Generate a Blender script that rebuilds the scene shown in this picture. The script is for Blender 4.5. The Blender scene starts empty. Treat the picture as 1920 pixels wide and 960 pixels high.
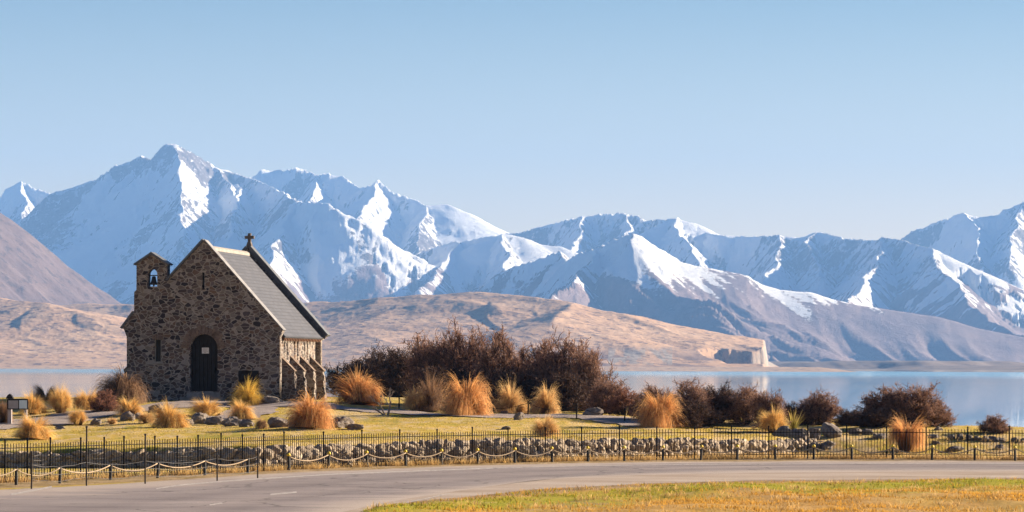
import bpy, bmesh, math, random
import numpy as np
from mathutils import Vector, Matrix
R = math.radians
C = bpy.context.scene.collection
scene = bpy.context.scene

# ------------------------------------------------------------------ camera, sky, sun, exposure
F = 6000.0                    # focal length in pixels of the 1920 wide photograph
K = F / 5200.0
ZC, H0, ROLL = 3.4, 686.0, 0.004
cam = bpy.data.cameras.new('camera'); co = bpy.data.objects.new('camera', cam); C.objects.link(co)
cam.sensor_width = 36; cam.lens = F / 1920 * 36; cam.shift_y = (H0 - 480) / 1920
cam.clip_start = 1; cam.clip_end = 60000
rt, up, bk = Vector((math.cos(ROLL), 0, math.sin(ROLL))), Vector((-math.sin(ROLL), 0, math.cos(ROLL))), Vector((0, -1, 0))
m = Matrix((rt, up, bk)).transposed().to_4x4(); m.translation = (0, 0, ZC); co.matrix_world = m
scene.camera = co

SUN_EL, SUN_AZ = R(17), R(62)           # azimuth from +Y towards +X
sdir = Vector((math.sin(SUN_AZ) * math.cos(SUN_EL), math.cos(SUN_AZ) * math.cos(SUN_EL), math.sin(SUN_EL)))
w = bpy.data.worlds.new('World'); scene.world = w; w.use_nodes = True
nt = w.node_tree; bg = nt.nodes['Background']
sky = nt.nodes.new('ShaderNodeTexSky'); sky.sky_type = 'NISHITA'; sky.sun_disc = False
sky.sun_elevation = SUN_EL; sky.sun_rotation = SUN_AZ; sky.altitude = 700
sky.air_density = 1.0; sky.dust_density = 0.3; sky.ozone_density = 2.0
geo = nt.nodes.new('ShaderNodeTexCoord'); sep = nt.nodes.new('ShaderNodeSeparateXYZ'); nt.links.new(geo.outputs['Generated'], sep.inputs[0])
rmp = nt.nodes.new('ShaderNodeValToRGB'); nt.links.new(sep.outputs[2], rmp.inputs[0])      # clearer, deeper blue air higher up
for i, (p, c) in enumerate([(0.0, (1.36, .90, .53)), (.05, (1.12, .765, .53)), (.13, (.34, .39, .39)), (.25, (.22, .33, .46)), (.55, (.085, .21, .40))]):
    e = rmp.color_ramp.elements[i] if i < 2 else rmp.color_ramp.elements.new(p)
    e.position = p; e.color = (*c, 1)
mul = nt.nodes.new('ShaderNodeMix'); mul.data_type = 'RGBA'; mul.blend_type = 'MULTIPLY'; mul.inputs[0].default_value = 1
nt.links.new(sky.outputs[0], mul.inputs[6]); nt.links.new(rmp.outputs[0], mul.inputs[7])
nt.links.new(mul.outputs[2], bg.inputs[0]); bg.inputs[1].default_value = 0.052
sl = bpy.data.lights.new('sun', 'SUN'); sl.energy = 5; sl.angle = R(0.53); sl.color = (1, 0.82, 0.60)
so = bpy.data.objects.new('sun', sl); C.objects.link(so); so.rotation_euler = sdir.to_track_quat('Z', 'Y').to_euler()
scene.view_settings.view_transform = 'Standard'; scene.view_settings.look = 'None'
scene.view_settings.gamma = 1; scene.view_settings.exposure = 2.05
scene.cycles.use_denoising = True
scene.cycles.max_bounces = 6; scene.cycles.transparent_max_bounces = 8; scene.cycles.volume_bounces = 0

# ------------------------------------------------------------------ helpers
def at(px, py, Y):
    """world point seen at pixel (px, py) of the 1920x960 photo at depth Y"""
    u = (px - 960) / F * Y; v = (H0 - py) / F * Y
    return (u * math.cos(ROLL) - v * math.sin(ROLL), Y, u * math.sin(ROLL) + v * math.cos(ROLL) + ZC)
def pix(X, Y, Z):
    a = X / Y * F; b = (Z - ZC) / Y * F
    return 960 + a * math.cos(ROLL) + b * math.sin(ROLL), H0 - (-a * math.sin(ROLL) + b * math.cos(ROLL))
def flat(px, py, z=0.0):
    """point of the level z under pixel"""
    s = (px - 960) * math.sin(ROLL) + (H0 - py) * math.cos(ROLL)
    Y = (z - ZC) * F / s
    return ((px - 960) * math.cos(ROLL) / F * Y, Y, z)
_rng = np.random.RandomState(5)
_perm = np.concatenate([_rng.permutation(256)] * 3).astype(np.int64)
_ga = _rng.rand(256) * 2 * np.pi; _gx, _gy = np.cos(_ga), np.sin(_ga)
def perlin(x, y, seed=0):
    x = np.asarray(x, float) + seed * 17.13; y = np.asarray(y, float) + seed * 7.77
    xi = np.floor(x).astype(np.int64); yi = np.floor(y).astype(np.int64)
    xf = x - xi; yf = y - yi; xi &= 255; yi &= 255
    u = xf ** 3 * (xf * (xf * 6 - 15) + 10); v = yf ** 3 * (yf * (yf * 6 - 15) + 10)
    def g(ix, iy, dx, dy):
        h = _perm[_perm[ix] + iy]; return _gx[h] * dx + _gy[h] * dy
    a = g(xi, yi, xf, yf); b = g(xi + 1, yi, xf - 1, yf); c = g(xi, yi + 1, xf, yf - 1); d = g(xi + 1, yi + 1, xf - 1, yf - 1)
    return 1.4 * ((a + u * (b - a)) * (1 - v) + (c + u * (d - c)) * v)
def fbm(x, y, o=4, seed=0, gain=0.5):
    s = 0; a = 1
    for i in range(o):
        s = s + a * perlin(x * 2 ** i, y * 2 ** i, seed + i); a *= gain
    return s
def ridged(x, y, o=4, seed=0, gain=0.5):
    s = 0; a = 1; t = 0
    for i in range(o):
        s = s + a * (1 - np.abs(perlin(x * 2 ** i, y * 2 ** i, seed + i)) * 1.6); t += a; a *= gain
    return s / t
def sstep(a, b, x):
    t = np.clip((x - a) / (b - a), 0, 1); return t * t * (3 - 2 * t)

def mesh_np(name, V, Fc, mat, smooth=False):
    """big mesh from arrays; Fc is (n,3) or (n,4)"""
    V = np.asarray(V, np.float32); Fc = np.asarray(Fc, np.int32)
    me = bpy.data.meshes.new(name); n, k = Fc.shape
    me.vertices.add(len(V)); me.vertices.foreach_set('co', V.ravel())
    me.loops.add(n * k); me.loops.foreach_set('vertex_index', Fc.ravel())
    me.polygons.add(n); me.polygons.foreach_set('loop_start', np.arange(0, n * k, k, dtype=np.int32))
    me.polygons.foreach_set('loop_total', np.full(n, k, np.int32))
    me.polygons.foreach_set('use_smooth', np.full(n, smooth, bool))
    me.update(calc_edges=True); me.validate()
    if mat: me.materials.append(mat)
    return me
def link(name, me, parent=None, loc=None):
    o = bpy.data.objects.new(name, me); C.objects.link(o)
    if parent: o.parent = parent
    if loc is not None: o.location = loc
    return o
def tag(o, label=None, cat=None, group=None, kind=None):
    if label: o['label'] = label
    if cat: o['category'] = cat
    if group: o['group'] = group
    if kind: o['kind'] = kind
    return o
def thing(name, label, cat, loc=(0, 0, 0), rz=0, group=None):
    o = bpy.data.objects.new(name, None); C.objects.link(o); o.location = loc; o.rotation_euler = (0, 0, rz)
    o.empty_display_size = 0.3
    return tag(o, label, cat, group)
def copy_tree(o, parent=None):
    c = o.copy(); C.objects.link(c); c.parent = parent
    for ch in o.children: copy_tree(ch, c)
    return c
class MB:
    """collects simple solids, links them as one mesh object"""
    def __init__(s): s.V = []; s.F = []
    def add(s, vs, fs):
        b = len(s.V); s.V += [tuple(v) for v in vs]; s.F += [tuple(i + b for i in f) for f in fs]; return s
    def box(s, x0, x1, y0, y1, z0, z1):
        return s.add([(x0, y0, z0), (x1, y0, z0), (x1, y1, z0), (x0, y1, z0), (x0, y0, z1), (x1, y0, z1), (x1, y1, z1), (x0, y1, z1)],
                     [(0, 3, 2, 1), (4, 5, 6, 7), (0, 1, 5, 4), (1, 2, 6, 5), (2, 3, 7, 6), (3, 0, 4, 7)])
    def prism(s, poly, y0, y1):
        """poly of (x, z), counter-clockwise seen from -y"""
        n = len(poly)
        return s.add([(x, y0, z) for x, z in poly] + [(x, y1, z) for x, z in poly],
                     [tuple(range(n)), tuple(range(2 * n - 1, n - 1, -1))] + [(i, i + n, (i + 1) % n + n, (i + 1) % n) for i in range(n)])
    def tube(s, pts, rad, n=6, cap=True):
        pts = [Vector(p) for p in pts]
        if not hasattr(rad, '__len__'): rad = [rad] * len(pts)
        b = []
        for i, p in enumerate(pts):
            d = (pts[min(i + 1, len(pts) - 1)] - pts[max(i - 1, 0)]).normalized()
            a = d.cross(Vector((0.13, 0.97, 0.2)) if abs(d.y) < .9 else Vector((1, 0, 0))).normalized(); c = d.cross(a)
            b += [p + (a * math.cos(2 * math.pi * k / n) + c * math.sin(2 * math.pi * k / n)) * rad[i] for k in range(n)]
        f = [(i * n + k, i * n + (k + 1) % n, (i + 1) * n + (k + 1) % n, (i + 1) * n + k) for i in range(len(pts) - 1) for k in range(n)]
        if cap: f += [tuple(range(n - 1, -1, -1)), tuple(range((len(pts) - 1) * n, len(pts) * n))]
        return s.add(b, f)
    def lathe(s, prof, n=12, c=(0, 0, 0)):
        vs = [(c[0] + r * math.cos(2 * math.pi * k / n), c[1] + r * math.sin(2 * math.pi * k / n), c[2] + z) for r, z in prof for k in range(n)]
        return s.add(vs, [(i * n + k, i * n + (k + 1) % n, (i + 1) * n + (k + 1) % n, (i + 1) * n + k) for i in range(len(prof) - 1) for k in range(n)])
    def build(s, name, mat, parent=None, smooth=False, loc=None):
        me = bpy.data.meshes.new(name); me.from_pydata(s.V, [], s.F)
        bm = bmesh.new(); bm.from_mesh(me); bmesh.ops.recalc_face_normals(bm, faces=bm.faces); bm.to_mesh(me); bm.free()
        if mat: me.materials.append(mat)
        if smooth: me.polygons.foreach_set('use_smooth', [True] * len(me.polygons))
        return link(name, me, parent, loc)

# ------------------------------------------------------------------ materials
def new_mat(name, rough=0.9, spec=0.2):
    mt = bpy.data.materials.new(name); mt.use_nodes = True; n = mt.node_tree
    b = n.nodes['Principled BSDF']; b.inputs['Roughness'].default_value = rough; b.inputs['Specular IOR Level'].default_value = spec
    return mt, n, b
class NT:
    def __init__(s, n): s.n = n
    def __call__(s, typ, ins=None, **kw):
        nd = s.n.nodes.new('ShaderNode' + typ)
        for k, v in kw.items(): setattr(nd, k, v)
        for k, v in (ins or {}).items():
            if isinstance(v, bpy.types.NodeSocket): s.n.links.new(v, nd.inputs[k])
            else: nd.inputs[k].default_value = v
        return nd
    def ramp(s, fac, stops, interp='LINEAR'):
        nd = s.n.nodes.new('ShaderNodeValToRGB'); s.n.links.new(fac, nd.inputs[0]); e = nd.color_ramp; e.interpolation = interp
        while len(e.elements) > 1: e.elements.remove(e.elements[-1])
        for i, (p, c) in enumerate(stops):
            el = e.elements[0] if i == 0 else e.elements.new(p)
            el.position = p; el.color = (*c, 1) if len(c) == 3 else c
        return nd.outputs[0]
    def mix(s, fac, a, b, blend='MIX'):
        nd = s.n.nodes.new('ShaderNodeMix'); nd.data_type = 'RGBA'; nd.blend_type = blend
        for i, v in ((0, fac), (6, a), (7, b)):
            if isinstance(v, bpy.types.NodeSocket): s.n.links.new(v, nd.inputs[i])
            else: nd.inputs[i].default_value = v if i == 0 else ((*v, 1) if len(v) == 3 else v)
        return nd.outputs[2]
    def noise(s, scale, detail=4, rough=0.6, vec=None, dist=0):
        d = {'Scale': scale, 'Detail': detail, 'Roughness': rough, 'Distortion': dist}
        if vec: d['Vector'] = vec
        return s('TexNoise', d).outputs[0]
    def obj(s): return s('TexCoord').outputs['Object']
    def mapped(s, vec, scale): return s('Mapping', {0: vec, 3: scale}).outputs[0]
    def math(s, op, a, b=0.0, clamp=False): return s('Math', {0: a, 1: b}, operation=op, use_clamp=clamp).outputs[0]
    def bump(s, b, h, strength, dist):
        nd = s('Bump', {'Height': h, 'Strength': strength, 'Distance': dist}); s.n.links.new(nd.outputs[0], b.inputs['Normal'])
    def col(s, b, c): s.n.links.new(c, b.inputs['Base Color'])

def simple(name, c, rough=0.6, spec=0.3, var=0.25, scale=8, metal=0):
    mt, n, b = new_mat(name, rough, spec); t = NT(n); o = t.obj()
    t.col(b, t.ramp(t.noise(scale, 5, .65, o), [(.3, tuple(x * (1 - var) for x in c)), (.7, tuple(min(1, x * (1 + var)) for x in c))]))
    b.inputs['Metallic'].default_value = metal
    return mt
def stone_mat(name, scale, cols, mortar, squash=1.6, bump=0.04, edge=0.06, warp=0.35):
    mt, n, b = new_mat(name, 0.92, 0.15); t = NT(n); o = t.obj()
    nz = t('TexNoise', {'Vector': o, 'Scale': scale * 0.8, 'Detail': 2}).outputs[1]
    off = t('VectorMath', {0: nz, 1: (.5, .5, .5)}, operation='SUBTRACT').outputs[0]
    off = t('VectorMath', {0: off, 3: warp / scale * 1.6}, operation='SCALE').outputs[0]
    v = t('VectorMath', {0: o, 1: off}, operation='ADD').outputs[0]
    v = t.mapped(v, (1, 1, squash))
    cell = t('TexVoronoi', {'Vector': v, 'Scale': scale, 'Randomness': 0.95})
    ed = t('TexVoronoi', {'Vector': v, 'Scale': scale, 'Randomness': 0.95}, feature='DISTANCE_TO_EDGE').outputs[0]
    r = t('SeparateColor', {0: cell.outputs['Color']}).outputs[0]
    k = len(cols); c = t.ramp(r, [(i / k, x) for i, x in enumerate(cols)], 'CONSTANT')
    fine = t.noise(scale * 7, 6, .7, o)
    c = t.mix(0.55, c, t.ramp(fine, [(.3, (.25, .25, .25)), (.7, (1, 1, 1))]), 'MULTIPLY')
    big = t.noise(0.7, 3, .6, o)
    c = t.mix(0.45, c, t.ramp(big, [(.35, (.55, .55, .6)), (.65, (1, 1, 1))]), 'MULTIPLY')
    mk = t.ramp(t.math('ADD', ed, t.math('MULTIPLY', t.math('SUBTRACT', fine, .5), .06)), [(edge * .35, (1, 1, 1)), (edge, (0, 0, 0))])
    t.col(b, t.mix(mk, c, t.mix(.5, mortar, t.ramp(fine, [(.3, (.4, .4, .4)), (.7, (1, 1, 1))]), 'MULTIPLY')))
    h = t.math('ADD', t.ramp(ed, [(0, (0, 0, 0)), (.12, (.85, .85, .85)), (.4, (1, 1, 1))]), t.math('MULTIPLY', fine, .5))
    h = t.math('ADD', h, t.math('MULTIPLY', r, .6))
    t.bump(b, h, 0.55, bump)
    return mt
M = {}
CH = [(.15, .10, .085), (.25, .185, .15), (.075, .06, .065), (.18, .115, .095), (.32, .25, .20), (.115, .085, .09), (.215, .145, .115), (.29, .24, .21),
      (.055, .046, .055), (.175, .135, .115), (.26, .155, .10), (.14, .11, .12), (.21, .165, .16), (.43, .37, .33)]
CH = [tuple(.88 * (.72 * v + .28 * sum(c) / 3) for v in c) for c in CH]
M['church_stone'] = stone_mat('church_stone', 3.7, CH, (.37, .33, .295), 1.7, 0.014, 0.075)
M['voussoir'] = simple('voussoir_stone', (.17, .125, .10), .9, .15, .55, 3)
M['coping'] = simple('coping_stone', (.25, .235, .22), .85, .2, .25, 4)
M['grey_coping'] = simple('grey_coping', (.20, .20, .215), .8, .2, .3, 4)
M['dark_coping'] = simple('shaded_coping', (.09, .10, .12), .6, .3, .3, 4)  # coping darkened in colour for the shaded slope and rear parapet
M['door'] = simple('dark_door_wood', (.014, .012, .013), .6, .2, .4, 5)
M['glass'] = simple('dark_glass', (.012, .013, .016), .4, .15, .2, 3)
M['white'] = simple('white_paper', (.75, .72, .70), .8, .2, .06, 6)
M['grey_text'] = simple('grey_print', (.28, .24, .25), .8, .2, .1, 6)
M['plaque'] = simple('dark_plaque', (.014, .012, .014), .6, .15, .3, 5)
M['bell'] = simple('bell_bronze', (.02, .02, .022), .5, .4, .3, 8)
M['timber'] = simple('rafter_timber', (.17, .085, .05), .8, .2, .3, 7)
M['iron'] = simple('black_iron', (.013, .012, .014), .85, .08, .4, 12)
M['steel'] = simple('weathered_steel_post', (.030, .022, .02), .65, .3, .6, 9)
M['wire'] = simple('galvanised_wire', (.15, .145, .15), .7, .2, .2, 12)
M['rope'] = simple('pale_rope', (.36, .28, .20), .9, .1, .2, 18)
M['yellow'] = simple('yellow_cap', (.75, .52, .03), .5, .3, .12, 20)
M['black_post'] = simple('black_bollard', (.018, .017, .018), .6, .3, .3, 9)
M['grey_post'] = simple('grey_timber', (.36, .33, .34), .85, .15, .25, 6)
M['lightblue'] = simple('pale_panel', (.50, .62, .72), .6, .3, .06, 6)
M['greypanel'] = simple('grey_panel', (.27, .26, .28), .6, .3, .15, 6)

def rock_mat(name, c1, c2, c3):
    mt, n, b = new_mat(name, .93, .15); t = NT(n); o = t.obj()
    nz = t.noise(2.2, 6, .7, o); c = t.ramp(nz, [(.3, c1), (.5, c2), (.72, c3)])
    ri = t('NewGeometry').outputs['Random Per Island']
    c = t.mix(.6, c, t.ramp(ri, [(0, (.5, .47, .48)), (.5, (.85, .8, .74)), (1, (1.1, 1.05, 1))]), 'MULTIPLY')
    f = t.noise(14, 5, .75, o)
    c = t.mix(.5, c, t.ramp(f, [(.35, (.35, .35, .38)), (.65, (1, 1, 1))]), 'MULTIPLY')
    t.col(b, c); t.bump(b, t.math('ADD', f, nz), .8, .06)
    return mt
M['rock'] = rock_mat('boulder_rock', (.13, .115, .12), (.24, .21, .19), (.38, .34, .30))
M['wall_rock'] = rock_mat('wall_rock', (.33, .26, .20), (.50, .42, .33), (.64, .56, .46))
M['mortar'] = simple('wall_backing', (.26, .215, .18), .95, .1, .4, 3)

def blade_mat(name, root, mid, tip, trans=0.35, hue=0.35):
    """grass: colour varies per blade, thin enough to let light through"""
    mt, n, b = new_mat(name, .75, .15); t = NT(n)
    ri = t('NewGeometry').outputs['Random Per Island']
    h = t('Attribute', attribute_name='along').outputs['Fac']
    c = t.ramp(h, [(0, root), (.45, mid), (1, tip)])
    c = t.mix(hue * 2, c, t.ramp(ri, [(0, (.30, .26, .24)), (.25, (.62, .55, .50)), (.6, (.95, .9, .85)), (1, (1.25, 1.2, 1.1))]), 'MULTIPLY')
    t.col(b, c)
    tr = t('BsdfTranslucent', {'Color': c}); mx = t('MixShader', {0: trans, 1: b.outputs[0], 2: tr.outputs[0]})
    n.links.new(mx.outputs[0], n.nodes['Material Output'].inputs[0])
    return mt
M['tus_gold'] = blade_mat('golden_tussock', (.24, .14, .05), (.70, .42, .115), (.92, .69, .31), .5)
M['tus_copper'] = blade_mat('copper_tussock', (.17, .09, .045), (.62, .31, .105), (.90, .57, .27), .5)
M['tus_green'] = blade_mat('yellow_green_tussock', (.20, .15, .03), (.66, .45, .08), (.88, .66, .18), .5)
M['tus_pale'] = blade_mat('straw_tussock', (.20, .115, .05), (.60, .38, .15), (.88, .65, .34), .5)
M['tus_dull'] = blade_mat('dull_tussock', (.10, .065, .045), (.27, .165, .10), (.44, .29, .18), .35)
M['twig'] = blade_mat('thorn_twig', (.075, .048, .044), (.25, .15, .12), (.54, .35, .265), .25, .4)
M['shaded_twig'] = blade_mat('shaded_thorn_twig', (.035, .026, .027), (.085, .055, .048), (.19, .115, .09), .15, .4)  # darker copy of the thorn twig: shade of unlit bush sides put into the colour
M['red_twig'] = blade_mat('reddish_twig', (.10, .05, .042), (.27, .13, .095), (.46, .26, .18), .25, .4)
M['bark'] = simple('grey_bark', (.06, .045, .04), .9, .1, .4, 6)
M['driftwood'] = simple('bleached_wood', (.20, .16, .14), .9, .1, .5, 6)
M['flax'] = blade_mat('flax_leaf', (.14, .14, .03), (.38, .34, .09), (.60, .46, .18), .3)
M['dry_blade'] = blade_mat('dry_grass_blade', (.30, .19, .07), (.58, .40, .17), (.80, .62, .33), .4)
M['lawn_blade'] = blade_mat('lawn_blade', (.20, .15, .03), (.50, .37, .07), (.76, .56, .18), .45)
M['verge_blade'] = blade_mat('verge_blade', (.22, .12, .025), (.50, .28, .045), (.68, .42, .095), .45)
M['green_blade'] = blade_mat('green_blade', (.10, .11, .012), (.27, .275, .025), (.42, .38, .05), .45)
M['leaf_litter'] = simple('leaf_litter', (.20, .085, .04), .9, .1, .6, 5)

# ------------------------------------------------------------------ terrain
def P5(px, py, Y5): return at(px, py, Y5 * K)
_ctl = [P5(*c) for c in [
    (-150, 842, 94), (0, 840, 94), (250, 836, 94.5), (500, 827, 95), (800, 816, 100), (1100, 817, 104), (1400, 819, 109), (1500, 822, 111),
    (0, 812, 106), (100, 806, 110), (300, 801, 109), (600, 795, 110), (0, 786, 117), (200, 770, 122), (450, 766, 126), (300, 752, 130), (380, 751, 130), (460, 751, 130),
    (60, 770, 128), (540, 752, 129), (-80, 780, 124), (600, 760, 131), (700, 754, 136), (700, 769, 125), (900, 777, 121), (1000, 786, 116), (1250, 799, 113),
    (1450, 805, 113), (1700, 800, 114), (1900, 812, 110), (1600, 812, 110), (1800, 806, 112), (2000, 815, 109), (1100, 778, 121), (1000, 770, 126), (1300, 787, 120), (850, 765, 130)]]
for X in (-22, -18, -14, -10):
    for Y in (149, 154, 160): _ctl.append((X + (Y - 150) * .15, Y, 1.72))
_ctl = np.array(_ctl)
def zknoll(X, Y):
    X = np.asarray(X, float); Y = np.asarray(Y, float); n = np.zeros_like(X); d = np.zeros_like(X)
    for cx, cy, cz in _ctl:
        wgt = 1 / ((X - cx) ** 2 + ((Y - cy) * .8) ** 2 + 2.5) ** 2; n += wgt * cz; d += wgt
    return n / d
WX = np.array([-300, -19.0, -8.4, 12.6, 30, 300]); WY = np.array([90.6, 90.6, 91.4, 109, 112, 112]) * K
def ywall(X): return np.interp(X, WX, WY)
def edgeY(X): return np.interp(X, [-300, -16, -9, 4, 20, 300], [163, 163, 185, 160, 136, 132])
near_edge = np.array([flat(x, y)[:2] for x, y in [(300, 1150), (640, 975), (740, 946), (880, 933), (1010, 919), (1200, 909), (1400, 904), (1650, 901), (1920, 899), (2100, 898)]])
def terrain(X, Y):
    X = np.asarray(X, float); Y = np.asarray(Y, float)
    b = sstep(9.6, 15.0, X); yw = ywall(X)
    y0 = (yw - .02) * (1 - b) + 103.6 * K * b; y1 = (yw + .22) * (1 - b) + 111 * K * b
    s = sstep(0, 1, (Y - y0) / (y1 - y0))
    bumpy = .05 * fbm(X * .35, Y * .35, 3, 3) + .02 * fbm(X * 1.7, Y * 1.7, 2, 9)
    z = s * (zknoll(X, Y) + bumpy)
    dv = np.interp(X, near_edge[:, 0], near_edge[:, 1]) - Y
    z = z + sstep(.8, 3.5, dv) * (.05 * fbm(X * .6, Y * .6, 3, 31) + .16 * fbm(X * .16, Y * .10, 2, 33) + .05)
    e = edgeY(X) + 2.5 * perlin(X * .12, Y * 0, 4)
    fall = sstep(0, 1, (Y - e) / 40)
    z = z - fall * 9.5
    return z
def tz(X, Y): return float(terrain(np.array([X]), np.array([Y]))[0])
_ys = np.arange(60 * K, 165, .12)
def hit(px, py):
    """where the ray of a pixel meets the ground"""
    p = np.array([at(px, py, y) for y in _ys]); d = p[:, 2] - terrain(p[:, 0], p[:, 1])
    i = np.argmax(d <= 0) if (d <= 0).any() else len(d) - 1
    return float(p[i, 0]), float(p[i, 1]), float(terrain(p[i:i + 1, 0], p[i:i + 1, 1])[0])

def ground_mat():
    mt, n, b = new_mat('grass_ground', .95, .05); t = NT(n); o = t.obj()
    st = t.mapped(o, (1, .45, 1))
    n1 = t.noise(.22, 5, .62, st); n2 = t.noise(1.3, 5, .7, st); n3 = t.noise(11, 4, .75, o); n4 = t.noise(.45, 4, .65, t.mapped(o, (1, .3, 1)))
    c = t.ramp(n1, [(.36, (.60, .42, .12)), (.47, (.50, .375, .075)), (.56, (.58, .41, .10)), (.68, (.70, .52, .27))])
    c = t.mix(t.ramp(n2, [(.48, (0, 0, 0)), (.62, (.9, .9, .9))]), c, (.60, .48, .30))
    c = t.mix(t.ramp(n2, [(.34, (.8, .8, .8)), (.45, (0, 0, 0))]), c, (.32, .30, .05))
    c = t.mix(t.ramp(n4, [(.57, (0, 0, 0)), (.66, (.8, .8, .8))]), c, (.30, .285, .045))
    c = t.mix(t.ramp(n4, [(.34, (.8, .8, .8)), (.42, (0, 0, 0))]), c, (.56, .42, .24))
    a = t('Attribute', attribute_name='verge').outputs['Fac']
    vc = t.ramp(n1, [(.36, (.52, .30, .08)), (.46, (.58, .36, .10)), (.54, (.42, .34, .045)), (.62, (.36, .33, .04)), (.74, (.56, .39, .13))])
    vc = t.mix(t.ramp(n2, [(.55, (0, 0, 0)), (.72, (.8, .8, .8))]), vc, (.50, .37, .22))
    gb = t('Attribute', attribute_name='greenband').outputs['Fac']
    vc = t.mix(t.math('MULTIPLY', gb, t.ramp(n2, [(.36, (1, 1, 1)), (.62, (.35, .35, .35))])), vc, (.36, .345, .035))
    vc = t.mix(t.ramp(t.noise(.5, 5, .7, t.mapped(o, (.7, .35, 1))), [(.56, (0, 0, 0)), (.66, (.85, .85, .85))]), vc, (.36, .25, .15))
    vc = t.mix(t.math('MULTIPLY', t('Attribute', attribute_name='tanband').outputs['Fac'], .75), vc, t.ramp(n2, [(.35, (.46, .26, .075)), (.65, (.60, .39, .16))]))
    c = t.mix(a, c, vc)
    dirt = t('Attribute', attribute_name='dirt').outputs['Fac']
    c = t.mix(dirt, c, t.ramp(n2, [(.35, (.22, .15, .09)), (.65, (.42, .31, .20))]))
    c = t.mix(.55, c, t.ramp(n3, [(.3, (.35, .33, .28)), (.7, (1.05, 1.05, 1.05))]), 'MULTIPLY')
    t.col(b, c); t.bump(b, t.math('ADD', n3, n2), .9, .07)
    return mt
def grid_mesh(name, xs, ys, zf, mat, smooth=True):
    X, Y = np.meshgrid(xs, ys); Z = zf(X, Y)
    V = np.stack([X, Y, Z], -1).reshape(-1, 3); nx, ny = len(xs), len(ys)
    i = (np.arange(ny - 1)[:, None] * nx + np.arange(nx - 1)[None]).ravel()
    return mesh_np(name, V, np.stack([i, i + 1, i + nx + 1, i + nx], 1), mat, smooth), X, Y, Z
def set_attr(me, name, vals):
    a = me.attributes.new(name, 'FLOAT', 'POINT'); a.data.foreach_set('value', np.asarray(vals, np.float32).ravel())
xs = np.concatenate([np.linspace(-420, -40, 25)[:-1], np.arange(-40, 42, .27), np.linspace(42, 420, 25)[1:]])
ys = np.concatenate([np.linspace(-80, 55, 20)[:-1], np.arange(55, 168, .27), np.linspace(168, 420, 30)[1:]])
me, X, Y, Z = grid_mesh('ground', xs, ys, terrain, ground_mat())
fence_px = [(-160, 911), (-80, 908), (0, 905), (120, 900), (250, 894), (372, 889), (480, 884), (560, 880), (700, 874.5), (820, 871), (953, 867), (1091, 864), (1232, 862), (1372, 860.5), (1515, 860), (1663, 860), (1815, 861), (1920, 862), (2000, 863)]
FL = np.array([flat(x, y)[:2] for x, y in fence_px])
def yfence(X): return np.interp(X, FL[:, 0], FL[:, 1])
set_attr(me, 'verge', 1 - sstep(-8, -3, Y - yfence(X)))
yf = yfence(X)
dv_ = np.interp(X, near_edge[:, 0], near_edge[:, 1]) - Y + 1.6 * fbm(X * .25, Y * .25, 3, 41); isv = Y < yf - 8
set_attr(me, 'greenband', isv * sstep(1.2, 2.6, dv_) * (1 - sstep(5.5, 10, dv_ + 2.5 * fbm(X * .12, Y * .12, 2, 5))))
set_attr(me, 'tanband', isv * sstep(7.5, 13, dv_ + 3 * fbm(X * .2, Y * .2, 3, 15)))
edge_soil = isv * (1 - sstep(.6, 2.2, dv_))
set_attr(me, 'dirt', sstep(-6, -4.6, Y - yf) * (1 - sstep(.6, 2.2, Y - yf)) * .8 + edge_soil * .9)
tag(link('ground', me), kind='structure')

# ------------------------------------------------------------------ road, gravel, painted lines, path
def asphalt_mat():
    mt, n, b = new_mat('asphalt', .85, .2); t = NT(n); o = t.obj()
    n1 = t.noise(.4, 6, .7, t.mapped(o, (.22, 1, 1))); n2 = t.noise(38, 4, .85, o); n3 = t.noise(1.1, 5, .75, t.mapped(o, (.5, 1, 1)))
    c = t.ramp(n1, [(.3, (.20, .17, .17)), (.5, (.255, .218, .215)), (.7, (.33, .285, .275))])
    c = t.mix(t.ramp(n3, [(.60, (0, 0, 0)), (.63, (.7, .7, .7))]), c, (.15, .13, .125))
    cr = t('TexVoronoi', {'Vector': t('VectorMath', {0: o, 1: t('TexNoise', {'Vector': o, 'Scale': .8, 'Detail': 4}).outputs[1]}, operation='ADD').outputs[0], 'Scale': .23}, feature='DISTANCE_TO_EDGE').outputs[0]
    c = t.mix(t.ramp(cr, [(0, (.75, .75, .75)), (.012, (0, 0, 0))]), c, (.06, .052, .05))
    a = t('Attribute', attribute_name='across').outputs['Fac']; aw = t.math('ADD', a, t.math('MULTIPLY', t.math('SUBTRACT', n1, .5), .55)); aw = t.math('ADD', aw, t.math('MULTIPLY', t.math('SUBTRACT', n2, .5), .25))
    dust = t.ramp(aw, [(.03, (.8, .8, .8)), (.12, (0, 0, 0)), (.66, (0, 0, 0)), (.92, (.95, .95, .95))])
    c = t.mix(dust, c, (.46, .385, .335))
    tr = t.ramp(t.math('ADD', a, t.math('MULTIPLY', t.math('SUBTRACT', n1, .5), .06)), [(.20, (1, 1, 1)), (.27, (.80, .79, .80)), (.33, (1, 1, 1)), (.42, (1.05, 1.04, 1.03)), (.52, (.82, .81, .82)), (.60, (1, 1, 1))])
    c = t.mix(.9, c, tr, 'MULTIPLY')
    c = t.mix(.6, c, t.ramp(n2, [(.3, (.45, .45, .45)), (.7, (1.15, 1.15, 1.15))]), 'MULTIPLY')
    t.col(b, c); t.bump(b, n2, .7, .012)
    return mt
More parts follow.
